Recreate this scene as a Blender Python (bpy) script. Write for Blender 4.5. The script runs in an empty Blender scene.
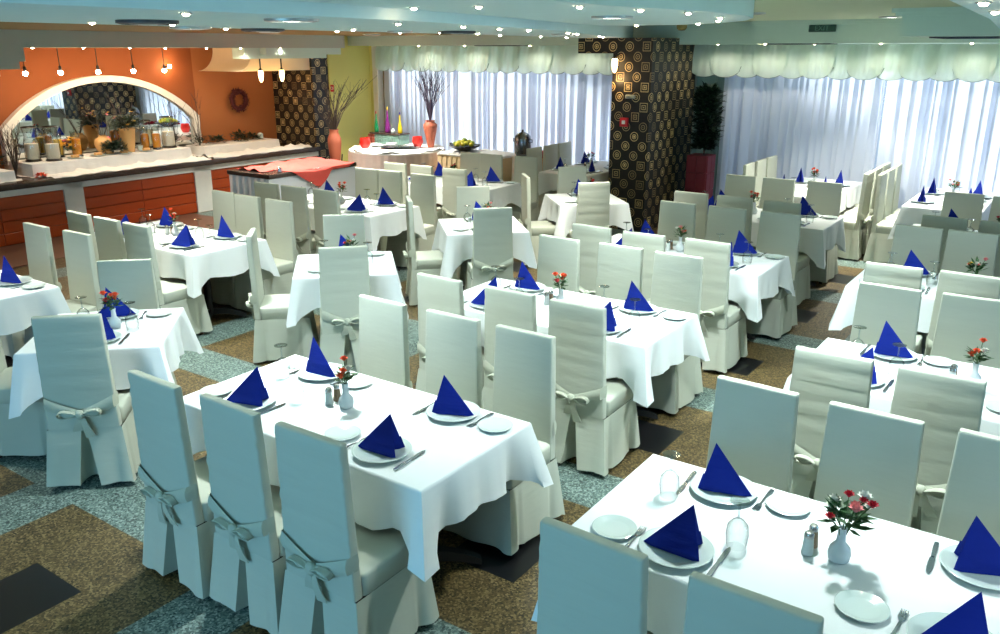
import bpy, bmesh, math, random
from mathutils import Vector, Matrix
random.seed(7)
PI = math.pi
R0 = math.radians(-35.0)          # the room stands turned by 35 degrees to the camera
C0, S0 = math.cos(R0), math.sin(R0)

def W(X, Y, z=0.0):               # room frame (X along the window wall, Y towards it) -> world
    return Vector((X * C0 - Y * S0, X * S0 + Y * C0, z))

scene = bpy.context.scene
COL = scene.collection

# ------------------------------------------------------------------ camera, world, exposure, daylight
cam_d = bpy.data.cameras.new('camera'); cam_d.sensor_width = 36.0; cam_d.lens = 838.0 / 1000.0 * 36.0
cam = bpy.data.objects.new('camera', cam_d); COL.objects.link(cam)
cam.location = (0, 0, 2.45); cam.rotation_euler = (math.radians(90 - 17.7), 0, 0)
cam_d.clip_start = 0.05
scene.camera = cam
vs = scene.view_settings
scene.display_settings.display_device = 'sRGB'
vs.view_transform = 'Standard'; vs.look = 'None'; vs.exposure = 0.0; vs.gamma = 1.0
vs.use_curve_mapping = False
scene.cycles.max_bounces = 8; scene.cycles.diffuse_bounces = 4; scene.cycles.glossy_bounces = 3
scene.cycles.transmission_bounces = 6; scene.cycles.transparent_max_bounces = 12
scene.cycles.sample_clamp_indirect = 6.0; scene.cycles.sample_clamp_direct = 0.0
scene.cycles.caustics_reflective = False; scene.cycles.caustics_refractive = False
scene.cycles.use_denoising = True

world = bpy.data.worlds.new('sky'); scene.world = world; world.use_nodes = True
bg = world.node_tree.nodes['Background']
bg.inputs[0].default_value = (0.62, 0.78, 1.0, 1); bg.inputs[1].default_value = 0.8

def area(name, loc, aim, sx, sy, power, color, spread=PI, shape='RECTANGLE'):
    d = bpy.data.lights.new(name, 'AREA'); d.shape = shape; d.size = sx
    if shape == 'RECTANGLE': d.size_y = sy
    d.energy = power; d.color = color; d.spread = spread
    o = bpy.data.objects.new(name, d); COL.objects.link(o)
    o.location = loc
    o.rotation_euler = (Vector(aim) - Vector(loc)).to_track_quat('-Z', 'Z').to_euler()
    return o
DAY = (0.92, 0.97, 1.0)
# daylight outside the curtained window wall (Y = 12.35) and the windows of the right-hand wall (X = 5.2)
area('daylight_back_left', W(-8.4, 13.3, 1.4), W(-8.4, 12, 1.4), 5.6, 2.6, 130, DAY, math.radians(56))
area('daylight_back_right', W(-0.2, 13.3, 1.4), W(-0.2, 12, 1.4), 9.4, 2.6, 250, DAY, math.radians(56))
area('daylight_right', W(5.6, 5.2, 1.5), W(4, 5.2, 1.3), 7.4, 2.2, 500, (0.36, 0.72, 1.0))
area('added_fill_front', W(-2.1, -3.7, 1.6), W(-2.1, 0, 1.2), 13.6, 2.0, 740, (0.24, 0.68, 1.0))  # added blue fill from behind the camera, outside an invented window

# ------------------------------------------------------------------ materials
def lin(c):
    return tuple(((v / 255) / 12.92 if v / 255 <= 0.04045 else ((v / 255 + 0.055) / 1.055) ** 2.4) for v in c)

MAT = {}
class NT:
    def __init__(self, name):
        self.m = bpy.data.materials.new(name); self.m.use_nodes = True
        self.t = self.m.node_tree; self.b = self.t.nodes['Principled BSDF']; self.out = self.t.nodes['Material Output']
    def n(self, typ, **kw):
        nd = self.t.nodes.new(typ)
        for k, v in kw.items():
            if k.startswith('i_'):
                key = k[2:]; key = int(key) if key.isdigit() else key.replace('_', ' ')
                nd.inputs[key].default_value = v
            else: setattr(nd, k, v)
        return nd
    def l(self, a, b): self.t.links.new(a, b)
    def math(self, op, a, b=None, c=None):
        nd = self.n('ShaderNodeMath', operation=op)
        for i, x in enumerate((a, b, c)):
            if x is None: continue
            if hasattr(x, 'node'): self.l(x, nd.inputs[i])
            else: nd.inputs[i].default_value = x
        return nd.outputs[0]
    def mix(self, f, a, b):
        nd = self.n('ShaderNodeMix', data_type='RGBA')
        for s, x in ((nd.inputs[0], f), (nd.inputs[6], a), (nd.inputs[7], b)):
            if hasattr(x, 'node'): self.l(x, s)
            else: s.default_value = x if not isinstance(x, tuple) else (*x[:3], 1)
        return nd.outputs[2]
    def coords(self, scale=(1, 1, 1)):
        tc = self.n('ShaderNodeTexCoord'); mp = self.n('ShaderNodeMapping'); mp.inputs['Scale'].default_value = scale
        self.l(tc.outputs['Object'], mp.inputs[0]); return mp.outputs[0]
    def noise(self, vec, scale, detail=3, rough=0.55):
        nd = self.n('ShaderNodeTexNoise'); nd.inputs['Scale'].default_value = scale
        nd.inputs['Detail'].default_value = detail; nd.inputs['Roughness'].default_value = rough
        self.l(vec, nd.inputs['Vector']); return nd.outputs[0]
    def bump(self, h, strength=0.3, dist=0.01):
        nd = self.n('ShaderNodeBump'); nd.inputs['Strength'].default_value = strength; nd.inputs['Distance'].default_value = dist
        self.l(h, nd.inputs['Height']); self.l(nd.outputs[0], self.b.inputs['Normal'])

def plain(name, c, rough=0.5, metal=0.0, var=0.08, nscale=8.0, bump=0.0, bscale=60.0, stretch=(1, 1, 1), spec=0.5, emit=None, es=0.0, coat=0.0):
    t = NT(name); c = lin(c) if max(c) > 1 else c
    v = t.coords(stretch)
    n = t.noise(v, nscale)
    t.l(t.mix(n, tuple(x * (1 - var) for x in c), tuple(min(1, x * (1 + var)) for x in c)), t.b.inputs['Base Color'])
    t.b.inputs['Roughness'].default_value = rough; t.b.inputs['Metallic'].default_value = metal
    t.b.inputs['Specular IOR Level'].default_value = spec
    t.b.inputs['Coat Weight'].default_value = coat
    if bump: t.bump(t.noise(v, bscale, 2), bump, 0.004)
    if emit:
        t.b.inputs['Emission Color'].default_value = (*emit, 1); t.b.inputs['Emission Strength'].default_value = es
    MAT[name] = t.m; return t.m

def glass(name, tint=(0.95, 0.99, 0.99), rough=0.02, amount=0.22, rim=.25):
    t = NT(name); t.t.nodes.remove(t.b)
    tr = t.n('ShaderNodeBsdfTransparent')
    gl = t.n('ShaderNodeBsdfGlossy'); gl.inputs['Roughness'].default_value = rough
    fr = t.n('ShaderNodeLayerWeight'); fr.inputs[0].default_value = 0.3
    n = t.noise(t.coords(), 5); fc = fr.outputs['Facing']
    t.l(t.mix(t.math('POWER', fc, 1.3), tint, tuple(x * rim for x in tint)), tr.inputs[0])      # thicker glass in the line of sight towards the rim
    f = t.math('ADD', t.math('MULTIPLY', t.math('POWER', fc, 3.0), 0.5), t.math('ADD', .05, t.math('MULTIPLY', n, amount * 0.3)))
    mx = t.n('ShaderNodeMixShader'); t.l(f, mx.inputs[0]); t.l(tr.outputs[0], mx.inputs[1]); t.l(gl.outputs[0], mx.inputs[2])
    t.l(mx.outputs[0], t.out.inputs[0]); MAT[name] = t.m; return t.m

def sheer(name, c, trans=0.5, fold=0.0):
    t = NT(name); t.t.nodes.remove(t.b)
    c = lin(c)
    v = t.coords((1, 1, 0.08)); n = t.noise(v, 9)
    col = t.mix(n, tuple(x * 0.94 for x in c), c)
    d = t.n('ShaderNodeBsdfDiffuse'); tl = t.n('ShaderNodeBsdfTranslucent')
    t.l(col, d.inputs[0]); t.l(col, tl.inputs[0])
    mx = t.n('ShaderNodeMixShader'); mx.inputs[0].default_value = trans
    t.l(d.outputs[0], mx.inputs[1]); t.l(tl.outputs[0], mx.inputs[2]); t.l(mx.outputs[0], t.out.inputs[0])
    MAT[name] = t.m; return t.m

def fabric(name, c, var=0.05, wr=0.5):
    t = NT(name); c = lin(c)
    v = t.coords((1, 1, 1)); oi = t.n('ShaderNodeObjectInfo')
    tc = t.n('ShaderNodeTexCoord'); cb = t.n('ShaderNodeCombineXYZ')
    t.l(t.math('MULTIPLY', oi.outputs['Random'], 40.0), cb.inputs[2])
    ad = t.n('ShaderNodeVectorMath', operation='ADD'); t.l(tc.outputs['Object'], ad.inputs[0]); t.l(cb.outputs[0], ad.inputs[1])
    mp = t.n('ShaderNodeMapping'); mp.inputs['Scale'].default_value = (.8, .8, 3.6); t.l(ad.outputs[0], mp.inputs[0])
    n1 = t.noise(mp.outputs[0], 5.0, 3)
    n2 = t.noise(v, 380.0, 1)
    f = t.math('ADD', t.math('MULTIPLY', n1, 0.7), t.math('MULTIPLY', oi.outputs['Random'], 0.3))
    t.l(t.mix(f, tuple(x * (1 - var) for x in c), tuple(min(1, x * (1 + var)) for x in c)), t.b.inputs['Base Color'])
    t.b.inputs['Roughness'].default_value = 0.85; t.b.inputs['Specular IOR Level'].default_value = 0.2
    h = t.math('ADD', t.math('MULTIPLY', n1, 1.0), t.math('MULTIPLY', n2, 0.02))
    t.bump(h, wr, 0.03)
    MAT[name] = t.m; return t.m

fabric('cover_cloth', (190, 194, 180), 0.04, 0.10)
fabric('sash_cloth', (184, 188, 172), 0.05, 0.12)
fabric('table_linen', (234, 239, 240), 0.02, 0.06)
fabric('buffet_linen', (232, 230, 226), 0.03, 0.4)
fabric('napkin_blue', (13, 36, 136), 0.12, 0.25)
fabric('coral_cloth', (226, 94, 86), 0.1, 0.6)
fabric('red_cloth', (150, 14, 34), 0.1, 0.4)
fabric('pink_skirt', (226, 204, 196), 0.05, 0.3)
fabric('beige_skirt', (214, 188, 148), 0.05, 0.3)
fabric('orange_skirt', (214, 150, 84), 0.08, 0.3)
fabric('pleated_white', (222, 226, 236), 0.04, 0.3)
plain('dark_wood', (62, 34, 22), 0.4)
plain('table_iron', (14, 14, 16), 0.5)
plain('table_wood', (92, 62, 40), 0.5, nscale=3, stretch=(1, 8, 1))
plain('china', (206, 220, 216), 0.15, coat=0.3, var=0.02)
plain('steel', (176, 184, 190), 0.22, metal=1.0, var=0.05)
plain('steel_cap', (190, 190, 188), 0.25, metal=1.0)
plain('salt_white', (228, 236, 236), 0.3)
plain('pepper_brown', (118, 96, 70), 0.5, var=0.3, nscale=200)
plain('petal_orange', (236, 92, 50), 0.6); plain('petal_red', (196, 26, 48), 0.6)
plain('petal_pink', (240, 150, 150), 0.6); plain('petal_white', (238, 236, 226), 0.6); plain('petal_yellow', (240, 190, 60), 0.6)
plain('leaf', (42, 84, 38), 0.55, var=0.25); plain('leaf_dark', (20, 44, 26), 0.5, var=0.35, nscale=20)
plain('stem', (64, 92, 44), 0.6)
plain('twig', (66, 52, 44), 0.8); plain('twig_violet', (72, 60, 82), 0.8)
plain('terracotta', (160, 84, 60), 0.6, bump=0.2, bscale=40); plain('clay_pale', (226, 176, 112), 0.55, bump=0.2)
plain('vase_white', (226, 234, 238), 0.25)
plain('wall_orange', (142, 74, 28), 0.8, var=0.06, nscale=3); plain('wall_tan', (170, 104, 56), 0.8, var=0.06, nscale=3)
plain('wall_lime', (224, 214, 122), 0.8, var=0.04, nscale=2)
plain('wall_pale', (206, 214, 206), 0.8, var=0.04)
plain('olive_paint', (128, 110, 54), 0.8)
plain('white_trim', (232, 228, 216), 0.5, var=0.03)
plain('ceil_olive', (202, 214, 178), 0.85, var=0.03); plain('ceil_teal', (226, 250, 250), 0.85, var=0.03)
plain('ceil_grey', (208, 226, 208), 0.85, var=0.03); plain('beam_grey', (186, 190, 170), 0.85, var=0.03); plain('hood_cream', (228, 204, 168), 0.8, var=0.03)
plain('counter_white', (226, 228, 222), 0.4, bump=0.05)
plain('granite', (64, 52, 46), 0.2, var=0.6, nscale=90)
plain('mahogany', (172, 64, 10), 0.35, var=0.18, nscale=3.5, stretch=(8, 1, 8), coat=0.15)
plain('black_metal', (24, 26, 28), 0.45)
plain('grille_dark', (40, 48, 56), 0.5)
plain('lamp_rim', (176, 184, 180), 0.35, metal=0.5)
plain('candle', (242, 228, 206), 0.5); plain('juice_orange', (240, 150, 26), 0.3); plain('juice_yellow', (244, 196, 60), 0.3)
plain('bottle_green', (26, 140, 84), 0.2, coat=0.4); plain('bottle_purple', (120, 34, 120), 0.2, coat=0.4); plain('bottle_yellow', (222, 190, 30), 0.2, coat=0.4)
plain('bowl_red', (206, 34, 24), 0.3, coat=0.3); plain('bowl_black', (26, 22, 20), 0.3)
plain('lemon', (206, 196, 50), 0.5); plain('pear', (130, 150, 50), 0.5)
plain('urn_steel', (120, 122, 128), 0.25, metal=1.0, var=0.2)
plain('maroon', (122, 34, 48), 0.5); plain('bread', (226, 178, 120), 0.8, var=0.2)
plain('sign_red', (200, 24, 40), 0.4); plain('sign_white', (235, 235, 230), 0.4); plain('sign_green', (18, 58, 40), 0.5)
plain('sign_letters', (86, 128, 104), 0.5)
plain('frame_alu', (190, 196, 200), 0.4, metal=0.4)
plain('tile_teal', (108, 140, 130), 0.3, var=0.3, nscale=18); plain('tile_red', (160, 74, 52), 0.4, var=0.25, nscale=18)
plain('wreath_red', (84, 30, 30), 0.8, var=0.5, nscale=40)
plain('step_wood', (96, 62, 44), 0.5, var=0.2, nscale=4)
glass('wine_glass_clear', (0.96, 0.99, 0.99)); glass('wine_glass_foot', (0.9, .96, .96), .08, .8, .4); glass('jar_glass', (0.93, 0.96, 0.95), amount=0.3); glass('window_pane', (0.97, 0.99, 1.0), amount=0.05)
sheer('sheer_curtain', (240, 244, 252), 0.52); sheer('valance_cloth', (232, 244, 230), 0.5); sheer('green_drape', (150, 172, 160), 0.3)
plain('valance_cord', (132, 146, 132), 0.8)
plain('bulb_warm', (255, 220, 170), 0.4, emit=(1.0, 0.72, 0.46), es=140.0)
plain('bulb_white', (255, 250, 235), 0.4, emit=(1.0, 0.97, 0.86), es=9.0)
plain('shade_glow', (255, 220, 170), 0.4, emit=(1.0, 0.66, 0.3), es=9.0)

def m_mirror():
    t = NT('mirror'); t.b.inputs['Metallic'].default_value = 1.0; t.b.inputs['Roughness'].default_value = 0.01
    n = t.noise(t.coords(), 2); t.l(t.mix(n, (0.80, 0.86, 0.88), (0.84, 0.9, 0.9)), t.b.inputs['Base Color']); MAT['mirror'] = t.m
m_mirror()

def m_floor():
    t = NT('mosaic_floor'); v = t.coords()
    sp = t.n('ShaderNodeSeparateXYZ'); t.l(v, sp.inputs[0])
    P = 1.64
    def cell(o, off): return t.math('MULTIPLY', t.math('FRACT', t.math('DIVIDE', t.math('SUBTRACT', o, off), P)), 4.0)
    cx = cell(sp.outputs[0], -4.39); cy = cell(sp.outputs[1], 0.82)
    brown = t.math('MULTIPLY', t.math('LESS_THAN', cx, 3.0), t.math('LESS_THAN', cy, 3.0))
    def mid(c): return t.math('MULTIPLY', t.math('GREATER_THAN', c, 1.0), t.math('LESS_THAN', c, 2.0))
    black = t.math('MULTIPLY', mid(cx), mid(cy))
    vo = t.n('ShaderNodeTexVoronoi'); vo.inputs['Scale'].default_value = 105; t.l(v, vo.inputs['Vector'])
    sv = t.n('ShaderNodeSeparateColor'); t.l(vo.outputs['Color'], sv.inputs[0])
    n = t.noise(v, 80, 3, 0.7); big = t.noise(v, 1.2, 2)
    sp1 = t.math('ADD', t.math('MULTIPLY', sv.outputs[0], 0.62), t.math('MULTIPLY', n, 0.38))
    def ramp(cols):
        r = t.n('ShaderNodeValToRGB'); e = r.color_ramp.elements
        e[0].position, e[1].position = cols[0][0], cols[-1][0]
        e[0].color = (*lin(cols[0][1]), 1); e[1].color = (*lin(cols[-1][1]), 1)
        for p, c in cols[1:-1]:
            q = e.new(p); q.color = (*lin(c), 1)
        t.l(sp1, r.inputs[0]); return r.outputs[0]
    br = ramp([(0.15, (22, 18, 10)), (0.4, (74, 60, 34)), (0.62, (96, 80, 48)), (0.9, (142, 122, 84))])
    te = ramp([(0.15, (24, 34, 34)), (0.38, (78, 98, 94)), (0.6, (106, 126, 120)), (0.9, (166, 182, 174))])
    te = t.mix(big, te, t.mix(0.15, te, (0.02, 0.03, 0.03)))
    c = t.mix(brown, te, br); c = t.mix(black, c, lin((20, 20, 22)))
    t.l(c, t.b.inputs['Base Color'])
    t.b.inputs['Roughness'].default_value = 0.42; t.b.inputs['Specular IOR Level'].default_value = 0.35
    t.l(t.math('SUBTRACT', 0.5, t.math('MULTIPLY', black, 0.2)), t.b.inputs['Roughness'])
    MAT['mosaic_floor'] = t.m
m_floor()

def m_wallpaper():
    # black wallpaper, staggered cells each holding thin gold rings round a gold dot; mapped along X+Y and z
    t = NT('ring_wallpaper'); v = t.coords(); sp = t.n('ShaderNodeSeparateXYZ'); t.l(v, sp.inputs[0])
    a = t.math('DIVIDE', t.math('ADD', sp.outputs[0], sp.outputs[1]), 0.125)
    ia = t.math('FLOOR', a)
    odd = t.math('FRACT', t.math('MULTIPLY', ia, 0.5))
    b = t.math('ADD', t.math('DIVIDE', sp.outputs[2], 0.262), odd)
    ib = t.math('FLOOR', b)
    cb = t.n('ShaderNodeCombineXYZ'); t.l(ia, cb.inputs[0]); t.l(ib, cb.inputs[1])
    wn = t.n('ShaderNodeTexWhiteNoise'); wn.noise_dimensions = '2D'; t.l(cb.outputs[0], wn.inputs['Vector'])
    sc = t.n('ShaderNodeSeparateColor'); t.l(wn.outputs['Color'], sc.inputs[0])
    fa = t.math('SUBTRACT', t.math('FRACT', a), t.math('ADD', 0.47, t.math('MULTIPLY', sc.outputs[1], 0.06)))
    fb = t.math('MULTIPLY', t.math('SUBTRACT', t.math('FRACT', b), 0.5), 2.0)
    r2 = t.math('SQRT', t.math('ADD', t.math('MULTIPLY', fa, fa), t.math('MULTIPLY', fb, fb)))
    mxr = t.math('MAXIMUM', t.math('ABSOLUTE', fa), t.math('ABSOLUTE', fb))
    sq = t.math('GREATER_THAN', sc.outputs[2], 0.7)
    r = t.math('ADD', t.math('MULTIPLY', sq, t.math('MULTIPLY', mxr, 1.05)), t.math('MULTIPLY', t.math('SUBTRACT', 1.0, sq), r2))
    def ring(rad, w): return t.math('LESS_THAN', t.math('ABSOLUTE', t.math('SUBTRACT', r, rad)), w)
    g = t.math('MAXIMUM', ring(0.45, 0.035), ring(0.22, 0.035))
    dot = t.math('LESS_THAN', r, t.math('ADD', 0.05, t.math('MULTIPLY', sc.outputs[0], 0.07)))
    g = t.math('MAXIMUM', g, dot)
    gold = t.mix(sc.outputs[0], lin((140, 122, 88)), lin((232, 204, 142)))
    t.l(t.mix(g, lin((8, 8, 8)), gold), t.b.inputs['Base Color'])
    t.b.inputs['Roughness'].default_value = 0.5
    MAT['ring_wallpaper'] = t.m
m_wallpaper()

# ------------------------------------------------------------------ mesh helpers
class MB:
    def __init__(self): self.v = []; self.f = []; self.s = []
    def add(self, vs, fs, smooth=True):
        o = len(self.v); self.v += [tuple(p) for p in vs]
        self.f += [tuple(i + o for i in q) for q in fs]; self.s += [smooth] * len(fs); return self
    def box(self, x0, x1, y0, y1, z0, z1):
        return self.add([(x0, y0, z0), (x1, y0, z0), (x1, y1, z0), (x0, y1, z0), (x0, y0, z1), (x1, y0, z1), (x1, y1, z1), (x0, y1, z1)],
                        [(0, 3, 2, 1), (4, 5, 6, 7), (0, 1, 5, 4), (1, 2, 6, 5), (2, 3, 7, 6), (3, 0, 4, 7)], False)
    def rbox(self, x0, x1, y0, y1, z0, z1, r=0.01, seg=2):
        bm = bmesh.new(); bmesh.ops.create_cube(bm, size=1.0)
        for q in bm.verts:
            q.co = Vector(((x0 + x1) / 2 + q.co.x * (x1 - x0), (y0 + y1) / 2 + q.co.y * (y1 - y0), (z0 + z1) / 2 + q.co.z * (z1 - z0)))
        bmesh.ops.bevel(bm, geom=bm.edges[:], offset=r, segments=seg, profile=0.5, affect='EDGES', clamp_overlap=True)
        bm.verts.index_update()
        self.add([q.co for q in bm.verts], [[q.index for q in f.verts] for f in bm.faces]); bm.free(); return self
    def loops(self, rings, closed=True, cap0=False, cap1=False):
        n = len(rings[0]); vs = [p for r in rings for p in r]; fs = []
        for i in range(len(rings) - 1):
            for j in range(n if closed else n - 1):
                k = (j + 1) % n; fs.append((i * n + j, i * n + k, (i + 1) * n + k, (i + 1) * n + j))
        if cap0: fs.append(tuple(range(n - 1, -1, -1)))
        if cap1: fs.append(tuple((len(rings) - 1) * n + j for j in range(n)))
        return self.add(vs, fs)
    def lathe(self, prof, n=24, c=(0, 0, 0), sx=1, sy=1, cap0=True, cap1=True):
        rings = [[(c[0] + r * sx * math.cos(2 * PI * j / n), c[1] + r * sy * math.sin(2 * PI * j / n), c[2] + z) for j in range(n)] for r, z in prof]
        return self.loops(rings, True, cap0, cap1)
    def tube(self, pts, r, n=6, r1=None):
        pts = [Vector(p) for p in pts]; rings = []
        for i, p in enumerate(pts):
            t = (pts[min(i + 1, len(pts) - 1)] - pts[max(i - 1, 0)]).normalized()
            a = t.orthogonal().normalized(); b = t.cross(a)
            rr = r if r1 is None else r + (r1 - r) * i / (len(pts) - 1)
            rings.append([p + (a * math.cos(2 * PI * j / n) + b * math.sin(2 * PI * j / n)) * rr for j in range(n)])
        return self.loops(rings, True, True, True)
    def ball(self, c, r, sx=1, sy=1, sz=1, n=10, m=7):
        rings = [[(c[0] + r * sx * math.sin(PI * i / m) * math.cos(2 * PI * j / n), c[1] + r * sy * math.sin(PI * i / m) * math.sin(2 * PI * j / n),
                   c[2] - r * sz * math.cos(PI * i / m)) for j in range(n)] for i in range(1, m)]
        return self.loops(rings, True, True, True)
    def prism(self, poly, z0, z1):
        n = len(poly)
        return self.add([(x, y, z0) for x, y in poly] + [(x, y, z1) for x, y in poly],
                        [tuple(range(n - 1, -1, -1)), tuple(range(n, 2 * n))] + [(i, (i + 1) % n, n + (i + 1) % n, n + i) for i in range(n)], False)
    def leaf(self, p, d, L, w, up=(0, 0, 1)):
        p = Vector(p); d = Vector(d).normalized(); s = d.cross(Vector(up))
        s = s.normalized() if s.length > 1e-3 else Vector((1, 0, 0)); u = s.cross(d)
        a = p + d * L * 0.45 + s * w; b = p + d * L * 0.45 - s * w; m = p + d * L * 0.5 - u * w * 0.3; e = p + d * L
        return self.add([p, a, e, b, m], [(0, 1, 4), (1, 2, 4), (2, 3, 4), (3, 0, 4)])
    def xf(self, M, other):
        return self.add([M @ Vector(p) for p in other.v], other.f, True)
    def mesh(self, name):
        me = bpy.data.meshes.new(name); me.from_pydata(self.v, [], self.f)
        me.polygons.foreach_set('use_smooth', self.s); me.update()
        return me

def fix(me, sharp=None):
    bm = bmesh.new(); bm.from_mesh(me); bmesh.ops.recalc_face_normals(bm, faces=bm.faces); bm.to_mesh(me); bm.free(); me.update()
    if sharp is not None: me.set_sharp_from_angle(angle=math.radians(sharp))
    return me

def mk(mb, name, mat, sharp=40):
    me = fix(mb.mesh(name), sharp); me.materials.append(MAT[mat]); return me

def tag(o, label, cat, group=None, kind=None):
    if label: o['label'] = label
    if cat: o['category'] = cat
    if group: o['group'] = group
    if kind: o['kind'] = kind
    return o

def at_room(o, X, Y, z=0, rot=0):
    o.location = W(X, Y, z); o.rotation_euler = (0, 0, R0 + rot); return o

def thing(name, X, Y, z, rot, label, cat, group=None, me=None):
    o = bpy.data.objects.new(name, me); COL.objects.link(o); at_room(o, X, Y, z, rot)
    return tag(o, label, cat, group)

def part(name, me, parent, loc=(0, 0, 0), rot=(0, 0, 0), label=None):
    o = bpy.data.objects.new(name, me); COL.objects.link(o); o.parent = parent
    o.location = loc; o.rotation_euler = rot
    if label: o['label'] = label
    return o

def struct(name, mb, mat, parent=None, sharp=40):
    o = bpy.data.objects.new(name, mk(mb, name, mat, sharp)); COL.objects.link(o)
    if parent: o.parent = parent
    else:
        at_room(o, 0, 0, 0, 0); o['kind'] = 'structure'
    return o

# ------------------------------------------------------------------ the room shell
WY, WX0, WX1, Y0 = 12.35, -12.5, 5.2, -3.2
ZC = 2.8
struct('floor', MB().box(WX0 - .2, WX1 + .2, Y0 - .2, WY + .2, -0.1, 0.0), 'mosaic_floor')
struct('ceiling', MB().box(WX0 - .2, WX1 + .2, Y0 - .2, WY + .2, ZC, ZC + .1), 'ceil_olive')

def arch(u0, u1, zs, zc, zb, n=24):        # closed outline (Y, z): straight jambs up to zs, circular crown at zc
    c = (u0 + u1) / 2; h = (u1 - u0) / 2; s = zc - zs; R = (h * h + s * s) / (2 * s); cz = zc - R
    a = math.asin(h / R)
    return [(u0, zb)] + [(c + R * math.sin(-a + 2 * a * i / n), cz + R * math.cos(-a + 2 * a * i / n)) for i in range(n + 1)] + [(u1, zb)]

struct('wall_left', MB().box(WX0 - .2, WX0, Y0 - .2, 8.95, 0, ZC), 'wall_orange')
struct('wall_left_tan', MB().box(WX0 - .2, WX0, 8.95, WY + .2, 0, ZC), 'wall_tan').name = 'wall_left.001'
struct('wall_lime', MB().box(-12.5, -11.42, 11.0, 12.2, 0, ZC).box(-11.42, -11.36, 12.05, 12.2, 0, ZC), 'wall_lime').name = 'wall_left.002'
struct('wall_right', MB().box(WX1, WX1 + .2, Y0, 1.4, 0, ZC).box(WX1, WX1 + .2, 10.6, WY, 0, ZC).box(WX1, WX1 + .2, 1.4, 10.6, 0, .4).box(WX1, WX1 + .2, 1.4, 10.6, 2.6, ZC), 'wall_pale')
struct('wall_front', MB().box(WX0, -9, Y0 - .2, Y0, 0, ZC).box(4.8, WX1, Y0 - .2, Y0, 0, ZC).box(-9, 4.8, Y0 - .2, Y0, 0, .5).box(-9, 4.8, Y0 - .2, Y0, 2.6, ZC), 'wall_pale')  # unseen wall; its wide opening is added to let the front fill in
mb = MB().box(WX0, -11.3, WY, WY + .2, 0, ZC).box(-5.9, -4.95, WY, WY + .2, 0, ZC).box(4.7, WX1 + .2, WY, WY + .2, 0, ZC)
mb.box(-11.3, 4.7, WY, WY + .2, 2.5, ZC).box(-11.3, 4.7, WY, WY + .2, 0, .08)
struct('wall_back', mb, 'wall_pale')
def window(n, x0, x1, z0, z1, nm, along='X'):
    f = MB(); g = MB(); w = .05
    def bx(m, a0, a1, c0, c1, t0, t1):
        if along == 'X': m.box(a0, a1, WY + t0, WY + t1, c0, c1)
        elif along == 'F': m.box(a0, a1, Y0 - t1, Y0 - t0, c0, c1)
        else: m.box(WX1 + t0, WX1 + t1, a0, a1, c0, c1)
    for i in range(nm + 1):
        c = x0 + (x1 - x0) * i / nm; bx(f, c - w / 2, c + w / 2, z0, z1, .06, .14)
    bx(f, x0, x1, z0, z0 + w, .06, .14); bx(f, x0, x1, z1 - w, z1, .06, .14)
    o = struct('window_%d' % n, f, 'frame_alu')
    bx(g, x0, x1, z0, z1, .095, .1)
    struct('pane', g, 'window_pane', o)
window(1, -11.3, -5.9, .08, 2.5, 5); window(2, -4.95, 4.7, .08, 2.5, 8); window(3, 1.4, 10.6, .4, 2.6, 7, 'Y'); window(4, -9, 4.8, .5, 2.6, 10, 'F')  # the last window, in the front wall, is invented to admit the added fill

# hanging ceiling plates (measured in the room frame) and the soffits round the walls
plate2 = [(-3.08, -3), (-3.08, 1.5), (-3.12, 3.0), (-3.21, 3.73), (-3.45, 4.9), (-3.85, 6.4), (-4.45, 7.9), (-4.95, 9.2), (-5.35, 10.5),
          (-5.62, 11.3), (-5.95, 11.3), (-5.98, 10.4), (-5.75, 9), (-5.57, 7.8), (-5.46, 6.2), (-5.45, 5.0), (-5.42, 4.2), (-5.25, 3.5), (-5.2, 2.5), (-5.2, -3)]
struct('trim_1', MB().prism(plate2, 2.6, ZC - .001), 'ceil_teal')
plate1 = [(-2.12, -3), (-2.12, 4.0), (-2.04, 4.45), (-1.98, 5.0), (-2.0, 5.6), (-2.12, 6.12), (-2.34, 6.6), (-2.6, 6.95), (-2.95, 7.26), (-3.3, 7.42), (-3.66, 7.4), (-3.9, 7.2), (-3.8, 6.5),
          (-3.45, 5.0), (-3.2, 3.7), (-3.1, 3), (-3.1, -3)]
struct('trim_2', MB().prism(plate1, 2.66, ZC - .002), 'ceil_teal')
struct('trim_3', MB().prism([(-.46, -3), (-.46, 3.1), (-.56, 5.2), (-.79, 8.2), (.9, 8.2), (1.4, 5), (1.4, -3)], 2.6, ZC - .001), 'ceil_teal')
# soffit along the window wall with a crown moulding, and a deeper box at the right
struct('trim_4', MB().box(-12.3, -3.9, 11.5, WY, 2.515, ZC), 'ceil_grey')
struct('trim_5', MB().box(-3.9, WX1, 11.3, WY, 2.525, ZC).box(-3.9, WX1, 11.25, 11.3, 2.745, ZC).box(-3.9, WX1, 11.22, 11.25, 2.77, ZC), 'ceil_grey')
struct('trim_6', MB().box(-1.62, WX1, 8.6, 11.3, 2.565, ZC).box(-1.67, WX1, 8.55, 11.3, 2.735, ZC).box(-1.7, WX1, 8.52, 11.3, 2.765, ZC), 'ceil_grey')
# beam over the buffet with a lowered slab of ceiling behind it
struct('trim_7', MB().box(-12.5, -11.0, -3, 11.0, 2.475, 2.68), 'beam_grey')
struct('trim_15', MB().box(-12.5, -7.6, -3, 11.5, 2.68, ZC), 'olive_paint')
struct('trim_8', MB().box(-11.3, -11.0, 3.2, 5.5, 2.31, 2.475).box(-11.3, -11.0, 3.2, 5.42, 2.22, 2.31).box(-11.3, -11.0, 3.2, 5.17, 2.14, 2.22), 'beam_grey')
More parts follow.
